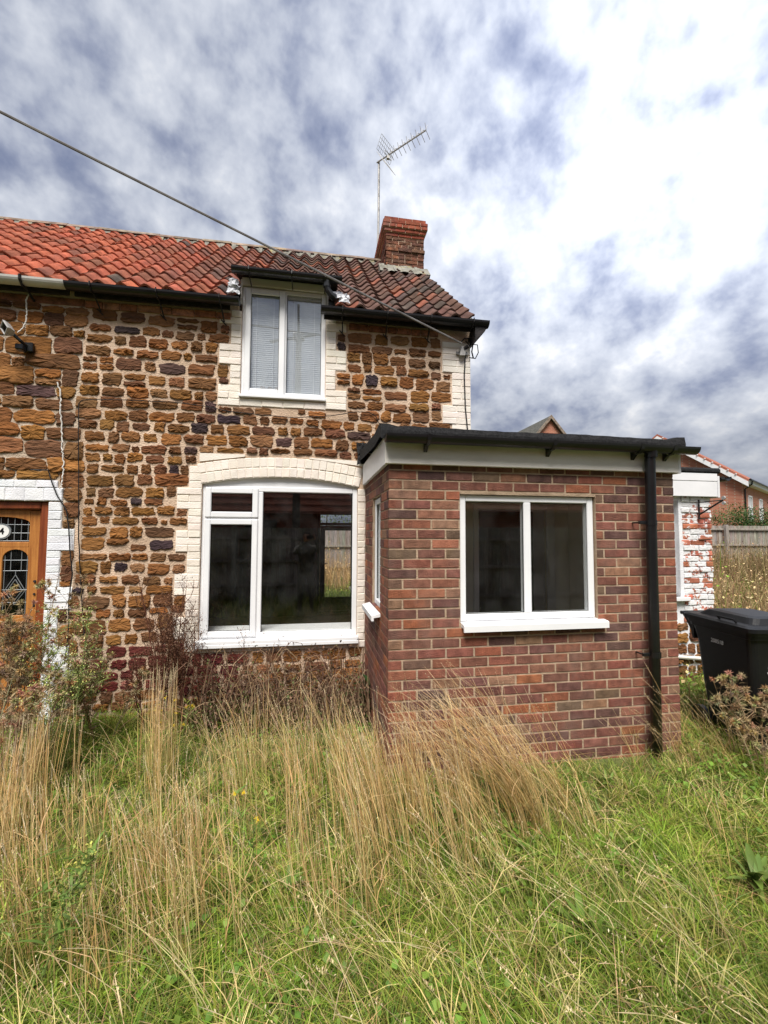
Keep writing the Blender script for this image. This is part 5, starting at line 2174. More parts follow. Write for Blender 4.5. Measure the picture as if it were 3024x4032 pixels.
class Blades:
    def __init__(s):
        s.V, s.Q, s.T, s.C, s.n = [], [], [], [], 0

    def add(s, base, H, azim, lean, W, c0, c1, nseg=4, bend=1.9, prof=None, face=None, droop=.35, t0=0., t1=1.):
        """N ribbons from BASE, height H, leaning by LEAN * H towards AZIM, coloured from c0 (foot) to c1 (tip)"""
        N_ = len(H)
        if N_ == 0:
            return
        base = np.asarray(base, float)
        H, azim, lean, W = [np.broadcast_to(np.asarray(q, float), (N_,)) for q in (H, azim, lean, W)]
        fa = NR.uniform(0, 2 * PI, N_) if face is None else face
        wd = np.stack([np.cos(fa), np.sin(fa), np.zeros(N_)], -1)
        dirv = np.stack([np.cos(azim), np.sin(azim)], -1)
        rows = []
        cols = []
        for i in range(nseg + 1):
            u = i / nseg
            t = t0 + (t1 - t0) * u
            p = base.copy()
            p[:, :2] += dirv * (lean * H * t ** bend)[:, None]
            p[:, 2] += H * t * (1 - droop * np.clip(lean, 0, 2) * t)
            w = W * ((1 - u ** 1.6) if prof is None else prof(u))
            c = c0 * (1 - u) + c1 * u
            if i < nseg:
                rows += [p - wd * w[:, None] / 2, p + wd * w[:, None] / 2]
                cols += [c, c]
            else:
                rows.append(p)
                cols.append(c)
        k = 2 * nseg + 1
        V = np.stack(rows, 1).reshape(-1, 3)
        C_ = np.stack(cols, 1).reshape(-1, 3)
        o = s.n + np.arange(N_)[:, None] * k
        for i in range(nseg - 1):
            s.Q.append(np.concatenate([o + 2 * i, o + 2 * i + 1, o + 2 * i + 3, o + 2 * i + 2], 1))
        s.T.append(np.concatenate([o + 2 * nseg - 2, o + 2 * nseg - 1, o + 2 * nseg], 1))
        s.V.append(V)
        s.C.append(C_)
        s.n += N_ * k

    def tip(s, base, H, azim, lean, t, bend=1.9, droop=.35):
        base = np.array(base, float)
        p = base.copy()
        p[:, :2] += np.stack([np.cos(azim), np.sin(azim)], -1) * (lean * H * t ** bend)[:, None]
        p[:, 2] += H * t * (1 - droop * np.clip(lean, 0, 2) * t)
        return p

    def leaves(s, P, size, nrm_tilt, c, aspect=.6):
        """single pointed leaves: a kite of two triangles folded along its midrib"""
        N_ = len(P)
        a = NR.uniform(0, 2 * PI, N_)
        t = nrm_tilt * NR.uniform(.2, 1, N_)
        d = np.stack([np.cos(a) * np.cos(t), np.sin(a) * np.cos(t), np.sin(t)], -1) * size[:, None]
        n_ = np.stack([-np.sin(a), np.cos(a), NR.uniform(-.4, .4, N_)], -1) * (size * aspect)[:, None] / 2
        P = np.asarray(P)
        up = np.array([0, 0, .12]) * size[:, None]
        V = np.stack([P, P + d * .45 + n_ + up, P + d, P + d * .45 - n_ + up, P + d * .5], 1).reshape(-1, 3)
        o = s.n + np.arange(N_)[:, None] * 5
        s.Q.append(np.concatenate([o, o + 1, o + 2, o + 4], 1))
        s.Q.append(np.concatenate([o, o + 4, o + 2, o + 3], 1))
        s.V.append(V)
        s.C.append(np.repeat(c, 5, 0))
        s.n += N_ * 5

    def mesh(s, name, off=(0, 0, 0)):
        V = np.concatenate(s.V) - np.asarray(off)
        Q = np.concatenate(s.Q) if s.Q else np.zeros((0, 4), int)
        T = np.concatenate(s.T) if s.T else np.zeros((0, 3), int)
        return fast_mesh(name, V, Q, T, np.concatenate(s.C))


def stuff(name, bl, m, label, cat):
    o = link(name, bl.mesh(name), m)
    o['kind'] = 'stuff'
    o['label'] = label
    o['category'] = cat
    return o


def inside_building(x, y):
    return ((y > WY - .02) & (x < EX1 + .02) & (y < 6.35)) | ((x > -.02) & (x < PW + .02) & (y > -.02) & (y < WY + .1))


def scatter(n, x0, x1, y0, y1, dens=None):
    x, y = NR.uniform(x0, x1, n), NR.uniform(y0, y1, n)
    k = ~inside_building(x, y)
    if dens is not None:
        k &= NR.random(n) < dens(x, y)
    x, y = x[k], y[k]
    return np.stack([x, y, ground_z(x, y) - .01], -1)


def pal(n, cols, jitter=.18):
    cols = np.array(cols)
    c = cols[NR.integers(0, len(cols), n)]
    return np.clip(c * (1 + NR.uniform(-jitter, jitter, (n, 1))) * (1 + NR.uniform(-.06, .06, (n, 3))), .003, 1)


GREEN = [(.155, .245, .026), (.125, .21, .023), (.19, .27, .034), (.245, .29, .048), (.10, .17, .025), (.31, .30, .075)]
FRESH = [(.13, .24, .03), (.16, .26, .04), (.10, .19, .026)]
TAN = [(.70, .45, .22), (.64, .39, .18), (.76, .53, .29), (.58, .34, .15), (.72, .49, .26)]
PALE = [(.60, .47, .30), (.54, .42, .25), (.64, .52, .35)]
GOLD = [(.64, .53, .25), (.58, .48, .20)]


def near(x, y, cx, cy, rx, ry):
    return np.exp(-(((x - cx) / rx) ** 2 + ((y - cy) / ry) ** 2))


def tufts(n, x0, x1, y0, y1, k, spread, dens=None):
    """clump centres and the feet of K blades round each; returns feet, index of the clump, outward azimuth"""
    c = scatter(n, x0, x1, y0, y1, dens)
    m = len(c)
    idx = np.repeat(np.arange(m), k)
    a = NR.uniform(0, 2 * PI, m * k)
    rr_ = np.abs(NR.normal(0, spread, m * k))
    f = c[idx].copy()
    f[:, 0] += np.cos(a) * rr_
    f[:, 1] += np.sin(a) * rr_
    ok = ~inside_building(f[:, 0], f[:, 1])
    return f[ok], idx[ok], a[ok], c


# ---- green sward: tufts of broad short blades, each tuft with its own green
gr = Blades()
F0, ti, ta, tc_ = tufts(14500, -4.8, 4.6, -2.5, 1.45, 13, .032, lambda x, y: .45 + .55 * vnoise(x * 2.3, y * 2.3, 31))
n, m = len(F0), len(tc_)
th_h = NR.uniform(.06, .18, m) * (.5 + 1.0 * vnoise(tc_[:, 0] * 1.4, tc_[:, 1] * 1.4, 33))
tcol = pal(m, GREEN, .40) * (.75 + .6 * vnoise(tc_[:, 0] * 1.3, tc_[:, 1] * 1.3, 35))[:, None]
dryk = NR.random(m) < .07 + .10 * vnoise(tc_[:, 0] * 1.6, tc_[:, 1] * 1.6, 36)
tcol[dryk] = pal(int(dryk.sum()), GOLD)
gcol = tcol[ti] * NR.uniform(.8, 1.25, (n, 1))
gr.add(F0, th_h[ti] * NR.uniform(.7, 1.35, n), ta + NR.normal(0, .5, n), NR.uniform(.25, 1.3, n), NR.uniform(.0038, .0085, n), gcol * .45, gcol * 1.3, 3)  # dark feet and bright tips put shade between the tufts into the colour
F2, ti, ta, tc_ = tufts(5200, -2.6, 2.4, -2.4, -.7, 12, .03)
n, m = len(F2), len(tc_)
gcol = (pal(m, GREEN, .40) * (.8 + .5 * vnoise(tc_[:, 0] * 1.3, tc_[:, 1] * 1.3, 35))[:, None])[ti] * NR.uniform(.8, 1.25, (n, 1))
gr.add(F2, NR.uniform(.05, .14, n), ta + NR.normal(0, .5, n), NR.uniform(.3, 1.4, n), NR.uniform(.004, .009, n), gcol * .5, gcol * 1.3, 3)  # shade at the feet painted in here too
# longer arching blades
F1, ti, ta, tc_ = tufts(850, -4.8, 4.6, -2.4, 1.30, 7, .03, lambda x, y: np.clip(vnoise(x * 1.8, y * 1.8, 41) * 1.5 - .25, 0, 1))
n, m = len(F1), len(tc_)
c1_ = (pal(m, GREEN + GOLD[:1]))[ti] * NR.uniform(.85, 1.25, (n, 1))
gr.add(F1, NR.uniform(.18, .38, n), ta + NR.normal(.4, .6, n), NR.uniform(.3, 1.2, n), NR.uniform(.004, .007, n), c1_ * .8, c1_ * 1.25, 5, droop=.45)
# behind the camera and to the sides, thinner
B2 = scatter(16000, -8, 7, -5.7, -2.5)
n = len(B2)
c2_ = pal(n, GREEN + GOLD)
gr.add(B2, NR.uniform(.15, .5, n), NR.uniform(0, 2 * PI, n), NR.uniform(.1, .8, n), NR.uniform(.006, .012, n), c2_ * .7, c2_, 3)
B2 = scatter(9000, -8.5, -4.6, -2.6, 1.3)
n = len(B2)
c2_ = pal(n, GREEN + GOLD)
gr.add(B2, NR.uniform(.1, .45, n), NR.uniform(0, 2 * PI, n), NR.uniform(.1, .9, n), NR.uniform(.005, .010, n), c2_ * .7, c2_, 3)
stuff('grass', gr, 'leafy', 'green rough grass covering the garden in front of the cottage', 'grass')

# ---- thatch: dead blades lying near the ground
th_ = Blades()
B = scatter(20000, -4.6, 4.6, -2.5, 1.4, lambda x, y: .25 + .75 * vnoise(x * 2, y * 2, 51))
n = len(B)
B[:, 2] += NR.uniform(0, .07, n)
c = pal(n, TAN) * NR.uniform(.35, .8, (n, 1))
th_.add(B, NR.uniform(.03, .12, n), NR.uniform(0, 2 * PI, n), NR.uniform(1.5, 4, n), NR.uniform(.002, .005, n), c, c, 3, droop=.1)
stuff('dead_thatch', th_, 'dry_stalk', 'dead straw-coloured thatch lying low between the grass', 'grass')

# ---- low broad leaves (clover, dock seedlings)
bl_ = Blades()
B = scatter(40000, -4.5, 4.8, -2.4, 1.35, lambda x, y: np.clip((vnoise(x * 1.9, y * 1.9, 61) - .46) * 3, 0, 1) * np.where(x > -.2, 1, .45))
n = len(B)
B[:, 2] += NR.uniform(.02, .10, n)
bl_.leaves(B, NR.uniform(.016, .042, n), .7, pal(n, FRESH), .9)
stuff('clover', bl_, 'leafy', 'patches of low green clover leaves among the grass', 'clover')

# ---- tall dry culms with seed heads
tl = Blades()


def culms(B, H, azim, lean, cols, head=.16, w=.0022, heads=PALE, hw=.0023):
    n = len(B)
    c = pal(n, cols)
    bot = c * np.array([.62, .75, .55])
    f = NR.uniform(0, 2 * PI, n)
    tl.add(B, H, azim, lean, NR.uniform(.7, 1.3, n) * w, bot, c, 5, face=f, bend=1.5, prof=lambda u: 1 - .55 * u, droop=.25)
    # leaf blades on the culm
    k = NR.random(n) < .3
    m = int(k.sum())
    Pm = tl.tip(B[k], H[k], azim[k], lean[k], NR.uniform(.15, .6, m), bend=1.5, droop=.25)
    tl.add(Pm, NR.uniform(.12, .30, m), NR.uniform(0, 2 * PI, m), NR.uniform(.5, 1.6, m), NR.uniform(.002, .005, m), c[k] * .8, c[k], 3)
    # seed head: two crossed ribbons wrapped round the top of the culm
    hc = pal(n, heads)
    for q in range(6):
        k = NR.random(n) < .8
        m = int(k.sum())
        Ps = tl.tip(B[k], H[k], azim[k], lean[k], 1 - head * (q + NR.random(m)) / 7.5, bend=1.5, droop=.25)
        tl.leaves(Ps, NR.uniform(.7, 1.3, m) * hw * 2.9, 1.3, hc[k] * NR.uniform(.8, 1.2, (m, 1)), .42)
    for da in (0,):
        tl.add(B, H, azim, lean, NR.uniform(.5, 1.0, n) * hw, hc * .85, hc, 4, face=f + da, prof=lambda u: (.35 + 1.1 * math.sin(PI * min(1, u * 1.05)) * (1 - .4 * u)), droop=.25, t0=1 - head, t1=1.0, bend=1.5)


def culm_tufts(n, x0, x1, y0, y1, k, spread, dens, hlo, hhi, az, azs, llo, lhi, cols, w, **kw):
    f, ti, ta, c = tufts(n, x0, x1, y0, y1, k, spread, dens)
    if len(f) == 0:
        return
    m, q = len(c), len(f)
    h = NR.uniform(hlo, hhi, m)[ti] * NR.uniform(.72, 1.08, q)
    a_ = NR.normal(az, azs, m)[ti] + NR.normal(0, .35, q)
    l_ = NR.uniform(llo, lhi, m)[ti] + NR.uniform(-.06, .10, q)
    culms(f, h, a_, np.clip(l_, .01, 2), cols, w=w, **kw)


def blob(cx, cy, sx, sy):
    return lambda x, y: near(x, y, cx, cy, sx, sy)


W1 = .0040
# the big leaning tuft in front of the porch
culm_tufts(150, .35, 1.25, -.95, -.30, 8, .03, blob(.80, -.62, .30, .22), .70, 1.08, PI * .93, .22, .30, .85, TAN, W1)
culm_tufts(170, -.55, .95, -1.0, -.05, 7, .035, blob(.25, -.50, .48, .34), .60, .95, PI * .9, .3, .14, .42, TAN, W1)
# wide stand before the window and the porch corner, open enough to see the green
culm_tufts(620, -2.1, .30, -1.25, .45, 5, .03, lambda x, y: np.clip((vnoise(x * 2.4, y * 2.4, 71) - .42) * 2.6, 0, 1) * np.clip((x + 1.9) * 1.2, .15, 1) * np.where(y > .12, .25, 1), .42, .80, PI * .8, .5, .04, .30, TAN + GOLD[:1], .0036)
# stands at the left
culm_tufts(120, -2.75, -2.0, -.6, .1, 9, .03, blob(-2.36, -.25, .28, .26), .60, .85, PI * .6, .5, .03, .16, TAN, W1)
culm_tufts(10, -1.75, -1.5, -.1, .25, 10, .025, None, .75, .92, PI * .5, .4, .02, .12, TAN, .0030)
culm_tufts(75, -2.5, -1.2, -1.3, -.4, 6, .03, None, .40, .66, PI * .8, .5, .1, .35, TAN, .0034)
# sparse stems everywhere, leaning to the left
culm_tufts(480, -4.4, 4.6, -2.1, 1.1, 3, .03, lambda x, y: .15 + .7 * vnoise(x * 1.7, y * 1.7, 81), .28, .62, PI * .95, .5, .2, .8, TAN + GOLD + GOLD, .0032)
# foreground stems with pale knobbly heads leaning over to the upper left
culm_tufts(165, -2.1, 1.3, -2.2, -1.0, 3, .04, None, .34, .62, PI * .93, .3, .45, 1.0, GOLD + PALE[:2], .0032, head=.15, hw=.0034, heads=[(.54, .42, .25), (.48, .37, .20), (.58, .47, .30)])
# thin tuft at the foot of the downpipe
culm_tufts(26, 1.8, 2.9, -.55, -.08, 5, .04, None, .35, .85, PI * .95, .45, .3, .8, TAN, .0026)
stuff('tall_dry_grass', tl, 'dry_stalk', 'tall straw-coloured dry grass stems with seed heads leaning before the porch', 'grass')

# ---- field of dry weeds beyond the bin and the patch behind the cottage
fw_ = Blades()


def field(n, x0, x1, y0, y1, hmax, cols, w):
    x, y = NR.uniform(x0, x1, n), NR.uniform(y0, y1, n)
    k = ~inside_building(x, y)
    x, y = x[k], y[k]
    n = len(x)
    B = np.stack([x, y, ground_z(x, y) - .02], -1)
    hh_ = NR.uniform(.25, 1, n) * hmax * (.5 + .8 * vnoise(x * .8, y * .8, 91))
    c = pal(n, cols, .25) * (.7 + .6 * vnoise(x * .7, y * .7, 92))[:, None]
    fw_.add(B, hh_, NR.uniform(0, 2 * PI, n), NR.uniform(.05, .5, n), NR.uniform(.5, 1.4, n) * w, c * .6, c, 3)
    k = NR.random(n) < .55
    m = int(k.sum())
    fw_.leaves(B[k] + np.stack([NR.uniform(-.1, .1, m), NR.uniform(-.1, .1, m), hh_[k] * NR.uniform(.45, .98, m)], -1), NR.uniform(.02, .06, m), 1.0, c[k] * NR.uniform(.8, 1.5, (m, 1)), .8)


BRN = [(.36, .24, .12), (.28, .18, .095), (.44, .31, .16), (.52, .40, .23), (.24, .145, .08)]
field(24000, 4.4, 13, 1.6, 10.8, 1.3, BRN + BRN + BRN + GREEN[:2] + GOLD[:1], .012)
field(9000, 8, 18, 7.5, 10.8, 1.75, BRN + BRN + GREEN[:1], .016)
field(9000, 3.0, 8, -1.0, 2.6, .30, GREEN + GOLD + BRN[:2], .008)
field(5000, 13, 26, 3, 10.8, .9, BRN + GOLD, .02)
field(9000, -3.5, 5, 6.5, 12.8, .55, GREEN, .012)
field(5000, -3.5, 5, 10.5, 12.8, 1.5, TAN, .012)
stuff('dry_weeds', fw_, 'dry_stalk', 'waist-high brown dry weeds filling the plot up to the far fence', 'weeds')


# ---- single weeds -----------------------------------------------------------
def burr_mesh(r, n, seed, fluff=1.0):
    rr = random.Random(seed)
    mb = MB()
    for k in range(n):
        d = Vector((rr.gauss(0, 1), rr.gauss(0, 1), rr.gauss(.25, 1))).normalized()
        a = d.orthogonal().normalized() * r * .11
        a.rotate(Matrix.Rotation(rr.uniform(0, 6.28), 3, d))
        L = r * rr.uniform(.7, 1.25) * fluff
        mb.add([tuple(d * r * .15 + a), tuple(d * r * .15 - a), tuple(d * L)], [(0, 1, 2)], tuple([rr.uniform(.7, 1.3)] * 3))
    return mb.mesh('seed_head')


BURRS = [burr_mesh(.020, 48, s) for s in range(3)]
FLOWER = burr_mesh(.017, 22, 9)


def weed(name, label, base, H, seed, stems=1, spread=.12, branch=7, blen=.3, sub=3, col=(.2, .12, .07), leafc=None, nleaf=30, leafs=.05, heads=20, headm='dry_stalk', headc=(.3, .2, .11), hs=1., fluff=0, fluffc=None,
         up=.75, group=None, stemr=.0045, lean=(0, 0), flower=0, flowerc=(.75, .55, .03)):
    """a branching weed: stem, foliage and single seed heads as its parts"""
    r = random.Random(seed)
    base = Vector(base)
    t = thing(name, label, 'weed', base, group)
    st, ends, along = MB(), [], []
    for s in range(stems):
        a = r.uniform(0, 2 * PI)
        foot = base + Vector((math.cos(a), math.sin(a), 0)) * spread * r.uniform(.1, .7)
        h = H * r.uniform(.72, 1.0) if s else H
        top = foot + Vector((math.cos(a) * spread * 1.6 + r.uniform(-.06, .06) + lean[0], math.sin(a) * spread * 1.6 + r.uniform(-.06, .06) + lean[1], h))
        kink = Vector((r.uniform(-.04, .04), r.uniform(-.04, .04), 0))
        main = [foot.lerp(top, k / 6) + kink * math.sin(PI * k / 6) for k in range(7)]
        main[0].z -= .05
        st.tube(main, [stemr * (1.15 - .7 * k / 6) for k in range(7)], 4, tuple(c * r.uniform(.8, 1.2) for c in col))
        ends.append(main[-1])
        for b in range(branch):
            f = .30 + .66 * (b + r.random()) / branch
            i = min(5, int(f * 6))
            p = main[i].lerp(main[i + 1], f * 6 - i)
            aa = r.uniform(0, 2 * PI)
            L = blen * h * (1.15 - f) * r.uniform(.7, 1.3) + .05
            e = p + Vector((math.cos(aa) * L * (1 - up * .6), math.sin(aa) * L * (1 - up * .6), L * up))
            mid = p.lerp(e, .5) + Vector((math.cos(aa), math.sin(aa), -.3)) * L * .12
            st.tube([p, mid, e], [stemr * .55, stemr * .42, stemr * .25], 3, col)
            ends.append(e)
            along += [p.lerp(mid, .6), mid, mid.lerp(e, .5)]
            for q in range(sub):
                p2 = mid.lerp(e, r.uniform(0, .9))
                ab_2 = r.uniform(0, 2 * PI)
                l2 = L * r.uniform(.2, .45)
                e2 = p2 + Vector((math.cos(ab_2) * l2 * .6, math.sin(ab_2) * l2 * .6, l2 * .8))
                st.tube([p2, e2], [stemr * .35, stemr * .2], 3, col)
                ends.append(e2)
                along.append(p2.lerp(e2, .5))
        along += [main[k].lerp(main[k + 1], r.random()) for k in range(1, 6) for _ in range(4)]
    part('stem', st, 'dry_stalk', t, fix=False)
    if nleaf:
        bl = Blades()
        pts = np.array([tuple(r.choice(along)) for _ in range(nleaf)]) + NR.normal(0, .004, (nleaf, 3))
        cc = pal(nleaf, [leafc or col], .3)
        L = NR.uniform(.5, 1.2, nleaf) * leafs
        bl.add(pts, L * NR.uniform(.2, .9, nleaf), NR.uniform(0, 2 * PI, nleaf), NR.uniform(.8, 2.5, nleaf), L * .16, cc, cc * 1.1, 3, bend=1.2, prof=lambda u: math.sin(PI * (.12 + .88 * u)) + .05, droop=.3)
        o = link('foliage', bl.mesh('foliage', base), 'leafy', t)
        o['kind'] = 'stuff'
    if fluff:
        bl = Blades()
        pts = np.array([tuple(r.choice(ends)) for _ in range(fluff)]) + NR.normal(0, .022, (fluff, 3))
        bl.leaves(pts, NR.uniform(.006, .016, fluff), 1.2, pal(fluff, fluffc or [headc], .3), .7)
        o = link('seed_fluff', bl.mesh('seed_fluff', base), 'dry_stalk', t)
        o['kind'] = 'stuff'
    r.shuffle(ends)
    for e in ends[:heads]:
        piece('seed_head', r.choice(BURRS), headm, t, e, tuple(c * r.uniform(.75, 1.25) for c in headc), rot=(r.uniform(0, 6), r.uniform(0, 6), 0), scale=[hs * r.uniform(.7, 1.25)] * 3)
    for e in ends[heads:heads + flower]:
        piece('flower', FLOWER, 'leafy', t, e, flowerc, rot=(r.uniform(0, 6), r.uniform(0, 6), 0))
    return t


BROWN = (.19, .115, .065)
RUSTY = (.115, .048, .028)
GSTEM = (.16, .19, .06)


def gp_(u, v):
    p = onZ(u, v, 0)
    p.z = float(ground_z(p.x, p.y))
    return p


# dead thistles before the orange door
for i, (u, v, h, lab) in enumerate(((20, 3010, 1.42, 'tall dead brown thistle right in front of the orange door'), (95, 3040, 1.32, 'dead thistle with fluffy heads at the foot of the door frame'),
                                    (170, 2985, 1.38, 'dead thistle with dark round heads before the white door quoins'), (-70, 3060, 1.28, 'bushy dead thistle by the left half of the door'),
                                    (60, 3150, .80, 'short tangled dead thistle low in front of the door'), (250, 2960, .92, 'dead thistle beside the pale green fleabane'),
                                    (400, 2930, .70, 'low dead thistle under the red-brown stones'), (-120, 3200, .85, 'broken dead thistle in the tall straw grass by the door'))):
    weed('dead_thistle', lab, gp_(u, v), h, 100 + i, stems=3, spread=.13, branch=9, blen=.36, sub=3, col=(.25, .18, .11), leafc=(.33, .245, .15), nleaf=190, leafs=.085, heads=70, headc=(.40, .27, .15), hs=1.4, group='dead thistles by the door')
# green fleabane
for i, (u, v, h, lab) in enumerate(((235, 3060, 1.17, 'tall pale green fleabane with creamy flower heads beside the white quoins'), (300, 2990, .80, 'shorter pale green fleabane leaning on the stone wall'),
                                    (185, 3100, .72, 'leafy green fleabane low beside the dead thistles'))):
    weed('fleabane', lab, gp_(u, v), h, 200 + i, stems=2, spread=.07, branch=15, blen=.30, sub=5, col=GSTEM, leafc=(.20, .27, .08), nleaf=260, leafs=.07, heads=0, fluff=1100, fluffc=[(.42, .43, .12), (.56, .52, .25), (.30, .35, .10)], up=.8, stemr=.004, group='green fleabane by the wall')
weed('fleabane', 'green fleabane with small yellow buds at the near corner of the lawn', gp_(60, 3890), .50, 211, stems=4, spread=.12, branch=12, blen=.34, sub=4, col=GSTEM, leafc=(.12, .19, .04), nleaf=420, leafs=.07, heads=0, fluff=520, fluffc=[(.40, .38, .09), (.28, .32, .08)], up=.8, stemr=.003)
# dark dead docks below the window jamb
for i, (u, v, h, lab) in enumerate(((650, 2880, 1.36, 'tall dark brown dead dock before the cream window jamb'), (720, 2890, 1.22, 'dark dead dock beside the wide window sill'), (600, 2900, .80, 'shorter dark dead dock before the red painted stones'))):
    weed('dead_dock', lab, gp_(u, v), h, 300 + i, stems=6, spread=.10, branch=12, blen=.30, sub=4, col=RUSTY, leafc=(.12, .055, .03), nleaf=240, leafs=.045, heads=0, fluff=2200, fluffc=[(.12, .055, .035), (.20, .11, .07), (.08, .038, .025)], up=.85, stemr=.0058, group='dead docks under the window')
weed('dead_dock', 'slender brown dead stem leaning across the wide window sill', gp_(930, 2880), .86, 310, stems=2, spread=.06, branch=8, blen=.4, sub=3, col=RUSTY, nleaf=30, leafs=.03, heads=0, fluff=240, fluffc=[(.17, .07, .04), (.23, .12, .07)], up=.8, lean=(.20, 0), stemr=.0034)
# ragwort and sow thistle with yellow flowers
weed('ragwort', 'slim green ragwort with bright yellow flowers below the dead docks', gp_(680, 3010), .52, 320, stems=2, spread=.03, branch=8, blen=.3, sub=2, col=GSTEM, leafc=(.20, .24, .05), nleaf=70, leafs=.05, heads=0, flower=16, stemr=.003)
weed('sow_thistle', 'single yellow sow thistle flower standing in the straw grass', gp_(912, 3420), .42, 321, stems=1, spread=.01, branch=2, blen=.2, sub=0, col=GSTEM, leafc=(.12, .2, .04), nleaf=14, leafs=.07, heads=0, flower=2, stemr=.0025)
weed('sow_thistle', 'second yellow sow thistle flower beside the leaning stems', gp_(1003, 3430), .40, 322, stems=1, spread=.01, branch=2, blen=.2, sub=0, col=GSTEM, leafc=(.12, .2, .04), nleaf=14, leafs=.07, heads=0, flower=2, stemr=.0025)
# dead thistles in front of the bin
for i, (u, v, h, lab) in enumerate(((2900, 2985, .60, 'dead brown thistle just past the bin wheel'), (2960, 2990, .70, 'tall dead thistle before the middle of the bin'), (3010, 3020, .66, 'dead thistle before the bin front'), (3000, 3080, .34, 'low dead thistle heap at the foot of the bin'), (3080, 2990, .7, 'dead thistle past the bin front'))):
    weed('dead_thistle', lab, gp_(u, v), h, 400 + i, stems=3, spread=.09, branch=5, blen=.42, sub=2, col=(.29, .205, .12), leafc=(.38, .275, .165), nleaf=130, leafs=.07, heads=46, headc=(.38, .28, .15), hs=1.4, group='dead thistles by the bin', up=.6)
# bramble tangle under the wide window
r_ = random.Random(77)
br_ = thing('dead_bramble', 'tangle of dead brown bramble stems under the wide window', 'bramble', (-.75, 1.0, 0))
for k in range(190):
    x0 = r_.uniform(-1.55, -.05)
    y0 = r_.uniform(.75, 1.30)
    L = r_.uniform(.25, .8)
    a = r_.uniform(0, 2 * PI)
    hgt = r_.uniform(.18, .66)
    pts = []
    for q in range(8):
        t = q / 7
        x = x0 + math.cos(a) * L * t + r_.uniform(-.02, .02)
        y = min(1.35, y0 + math.sin(a) * L * t * .4)
        x = min(x, -.04)
        pts.append((x, y, .0 + 4 * hgt * t * (1.08 - t) * .95 + r_.uniform(-.012, .012)))
    b = MB()
    c = r_.choice([(.16, .085, .055), (.24, .15, .09), (.11, .06, .045), (.30, .21, .13)])
    b.tube(pts, .0034, 3, c)
    part('stem', b, 'dry_stalk', br_, fix=False)
bl = Blades()
n = 7000
pts = np.stack([NR.uniform(-1.6, -.05, n), NR.uniform(.75, 1.33, n), np.abs(NR.normal(0, .24, n))], -1)
bl.leaves(pts, NR.uniform(.01, .04, n), 1.2, pal(n, [(.13, .075, .05), (.20, .12, .075), (.08, .045, .033), (.09, .11, .035)], .3), .6)
link('dead_leaves', bl.mesh('dead_leaves', br_.location), 'dry_stalk', br_)['kind'] = 'stuff'
# dark green leafy weed in the corner between wall and porch, broad docks in the lawn
for i, (u, v, s, nl, lab) in enumerate(((1455, 2840, .11, 34, 'dark green broad-leaved weed in the corner between wall and porch'), (2310, 3690, .085, 13, 'long-leaved green dock rosette in the lawn'), (2980, 3500, .11, 20, 'broad green dock leaves at the lawn edge below the bin'),
                                        (2390, 3110, .06, 14, 'small round-leaved mallow below the porch front'), (1130, 3480, .075, 9, 'pale green dock leaf rosette under the straw stems'))):
    p = gp_(u, v)
    t = thing('dock_rosette', lab, 'weed', p)
    rr = random.Random(500 + i)
    lm = MB()
    for k in range(6):
        f = k / 5
    me = None
    V, F = [], []
    for k in range(7):
        f = k / 6
        w = .26 * math.sin(PI * (.08 + .86 * f)) ** .8
        z = .45 * f - .55 * f * f
        V += [(f, -w / 2, z + .03), (f, 0, z), (f, w / 2, z + .03)]
    for k in range(6):
        F += [(3 * k, 3 * k + 1, 3 * k + 4, 3 * k + 3), (3 * k + 1, 3 * k + 2, 3 * k + 5, 3 * k + 4)]
    lm.add(V, F)
    me = lm.mesh('leaf', smooth=True)
    for k in range(nl):
        sc = s * rr.uniform(.7, 1.5)
        piece('leaf', me, 'leafy', t, (p.x + rr.uniform(-.03, .03), p.y + rr.uniform(-.03, .03), p.z + (rr.uniform(0, .35) if i == 0 else .04)), jit((.13, .20, .04) if i else (.04, .085, .022), .3, rr), rot=(rr.uniform(-.3, .3), -rr.uniform(.2, 1.0), rr.uniform(0, 6.28)), scale=(sc * 1.3, sc, sc))

# ---- shrub beyond the far fence
sc_ = onY(2995, 2040, 13.2)
sh = thing('leafy_shrub', 'dark green leafy shrub showing over the far wooden fence', 'shrub', (sc_.x, sc_.y, .3))
b = MB()
rr = random.Random(8)
for k in range(7):
    a = rr.uniform(0, 6.28)
    b.tube([(sc_.x, sc_.y, .2), (sc_.x + math.cos(a) * .4, sc_.y + math.sin(a) * .4, 1.3), (sc_.x + math.cos(a) * 1.0, sc_.y + math.sin(a) * .8, 2.2 + rr.uniform(0, .5))], [.05, .035, .012], 5)
part('trunk', b, 'bark', sh)
bl = Blades()
cs = [(rr.gauss(0, .95), rr.gauss(0, .6), rr.uniform(1.0, 2.85)) for _ in range(90)]
n = 17000
ci = NR.integers(0, len(cs), n)
cen = np.array(cs)[ci]
pts = cen + NR.normal(0, .2, (n, 3)) + np.array([sc_.x, sc_.y, 0])
cc = pal(n, [(.05, .10, .022), (.065, .125, .028), (.035, .075, .018)], .2) * (.7 + .6 * np.array([rr.random() for _ in cs])[ci])[:, None]
bl.leaves(pts, NR.uniform(.05, .10, n), 1.0, cc, .6)
link('crown', bl.mesh('crown', sh.location), 'leafy', sh)

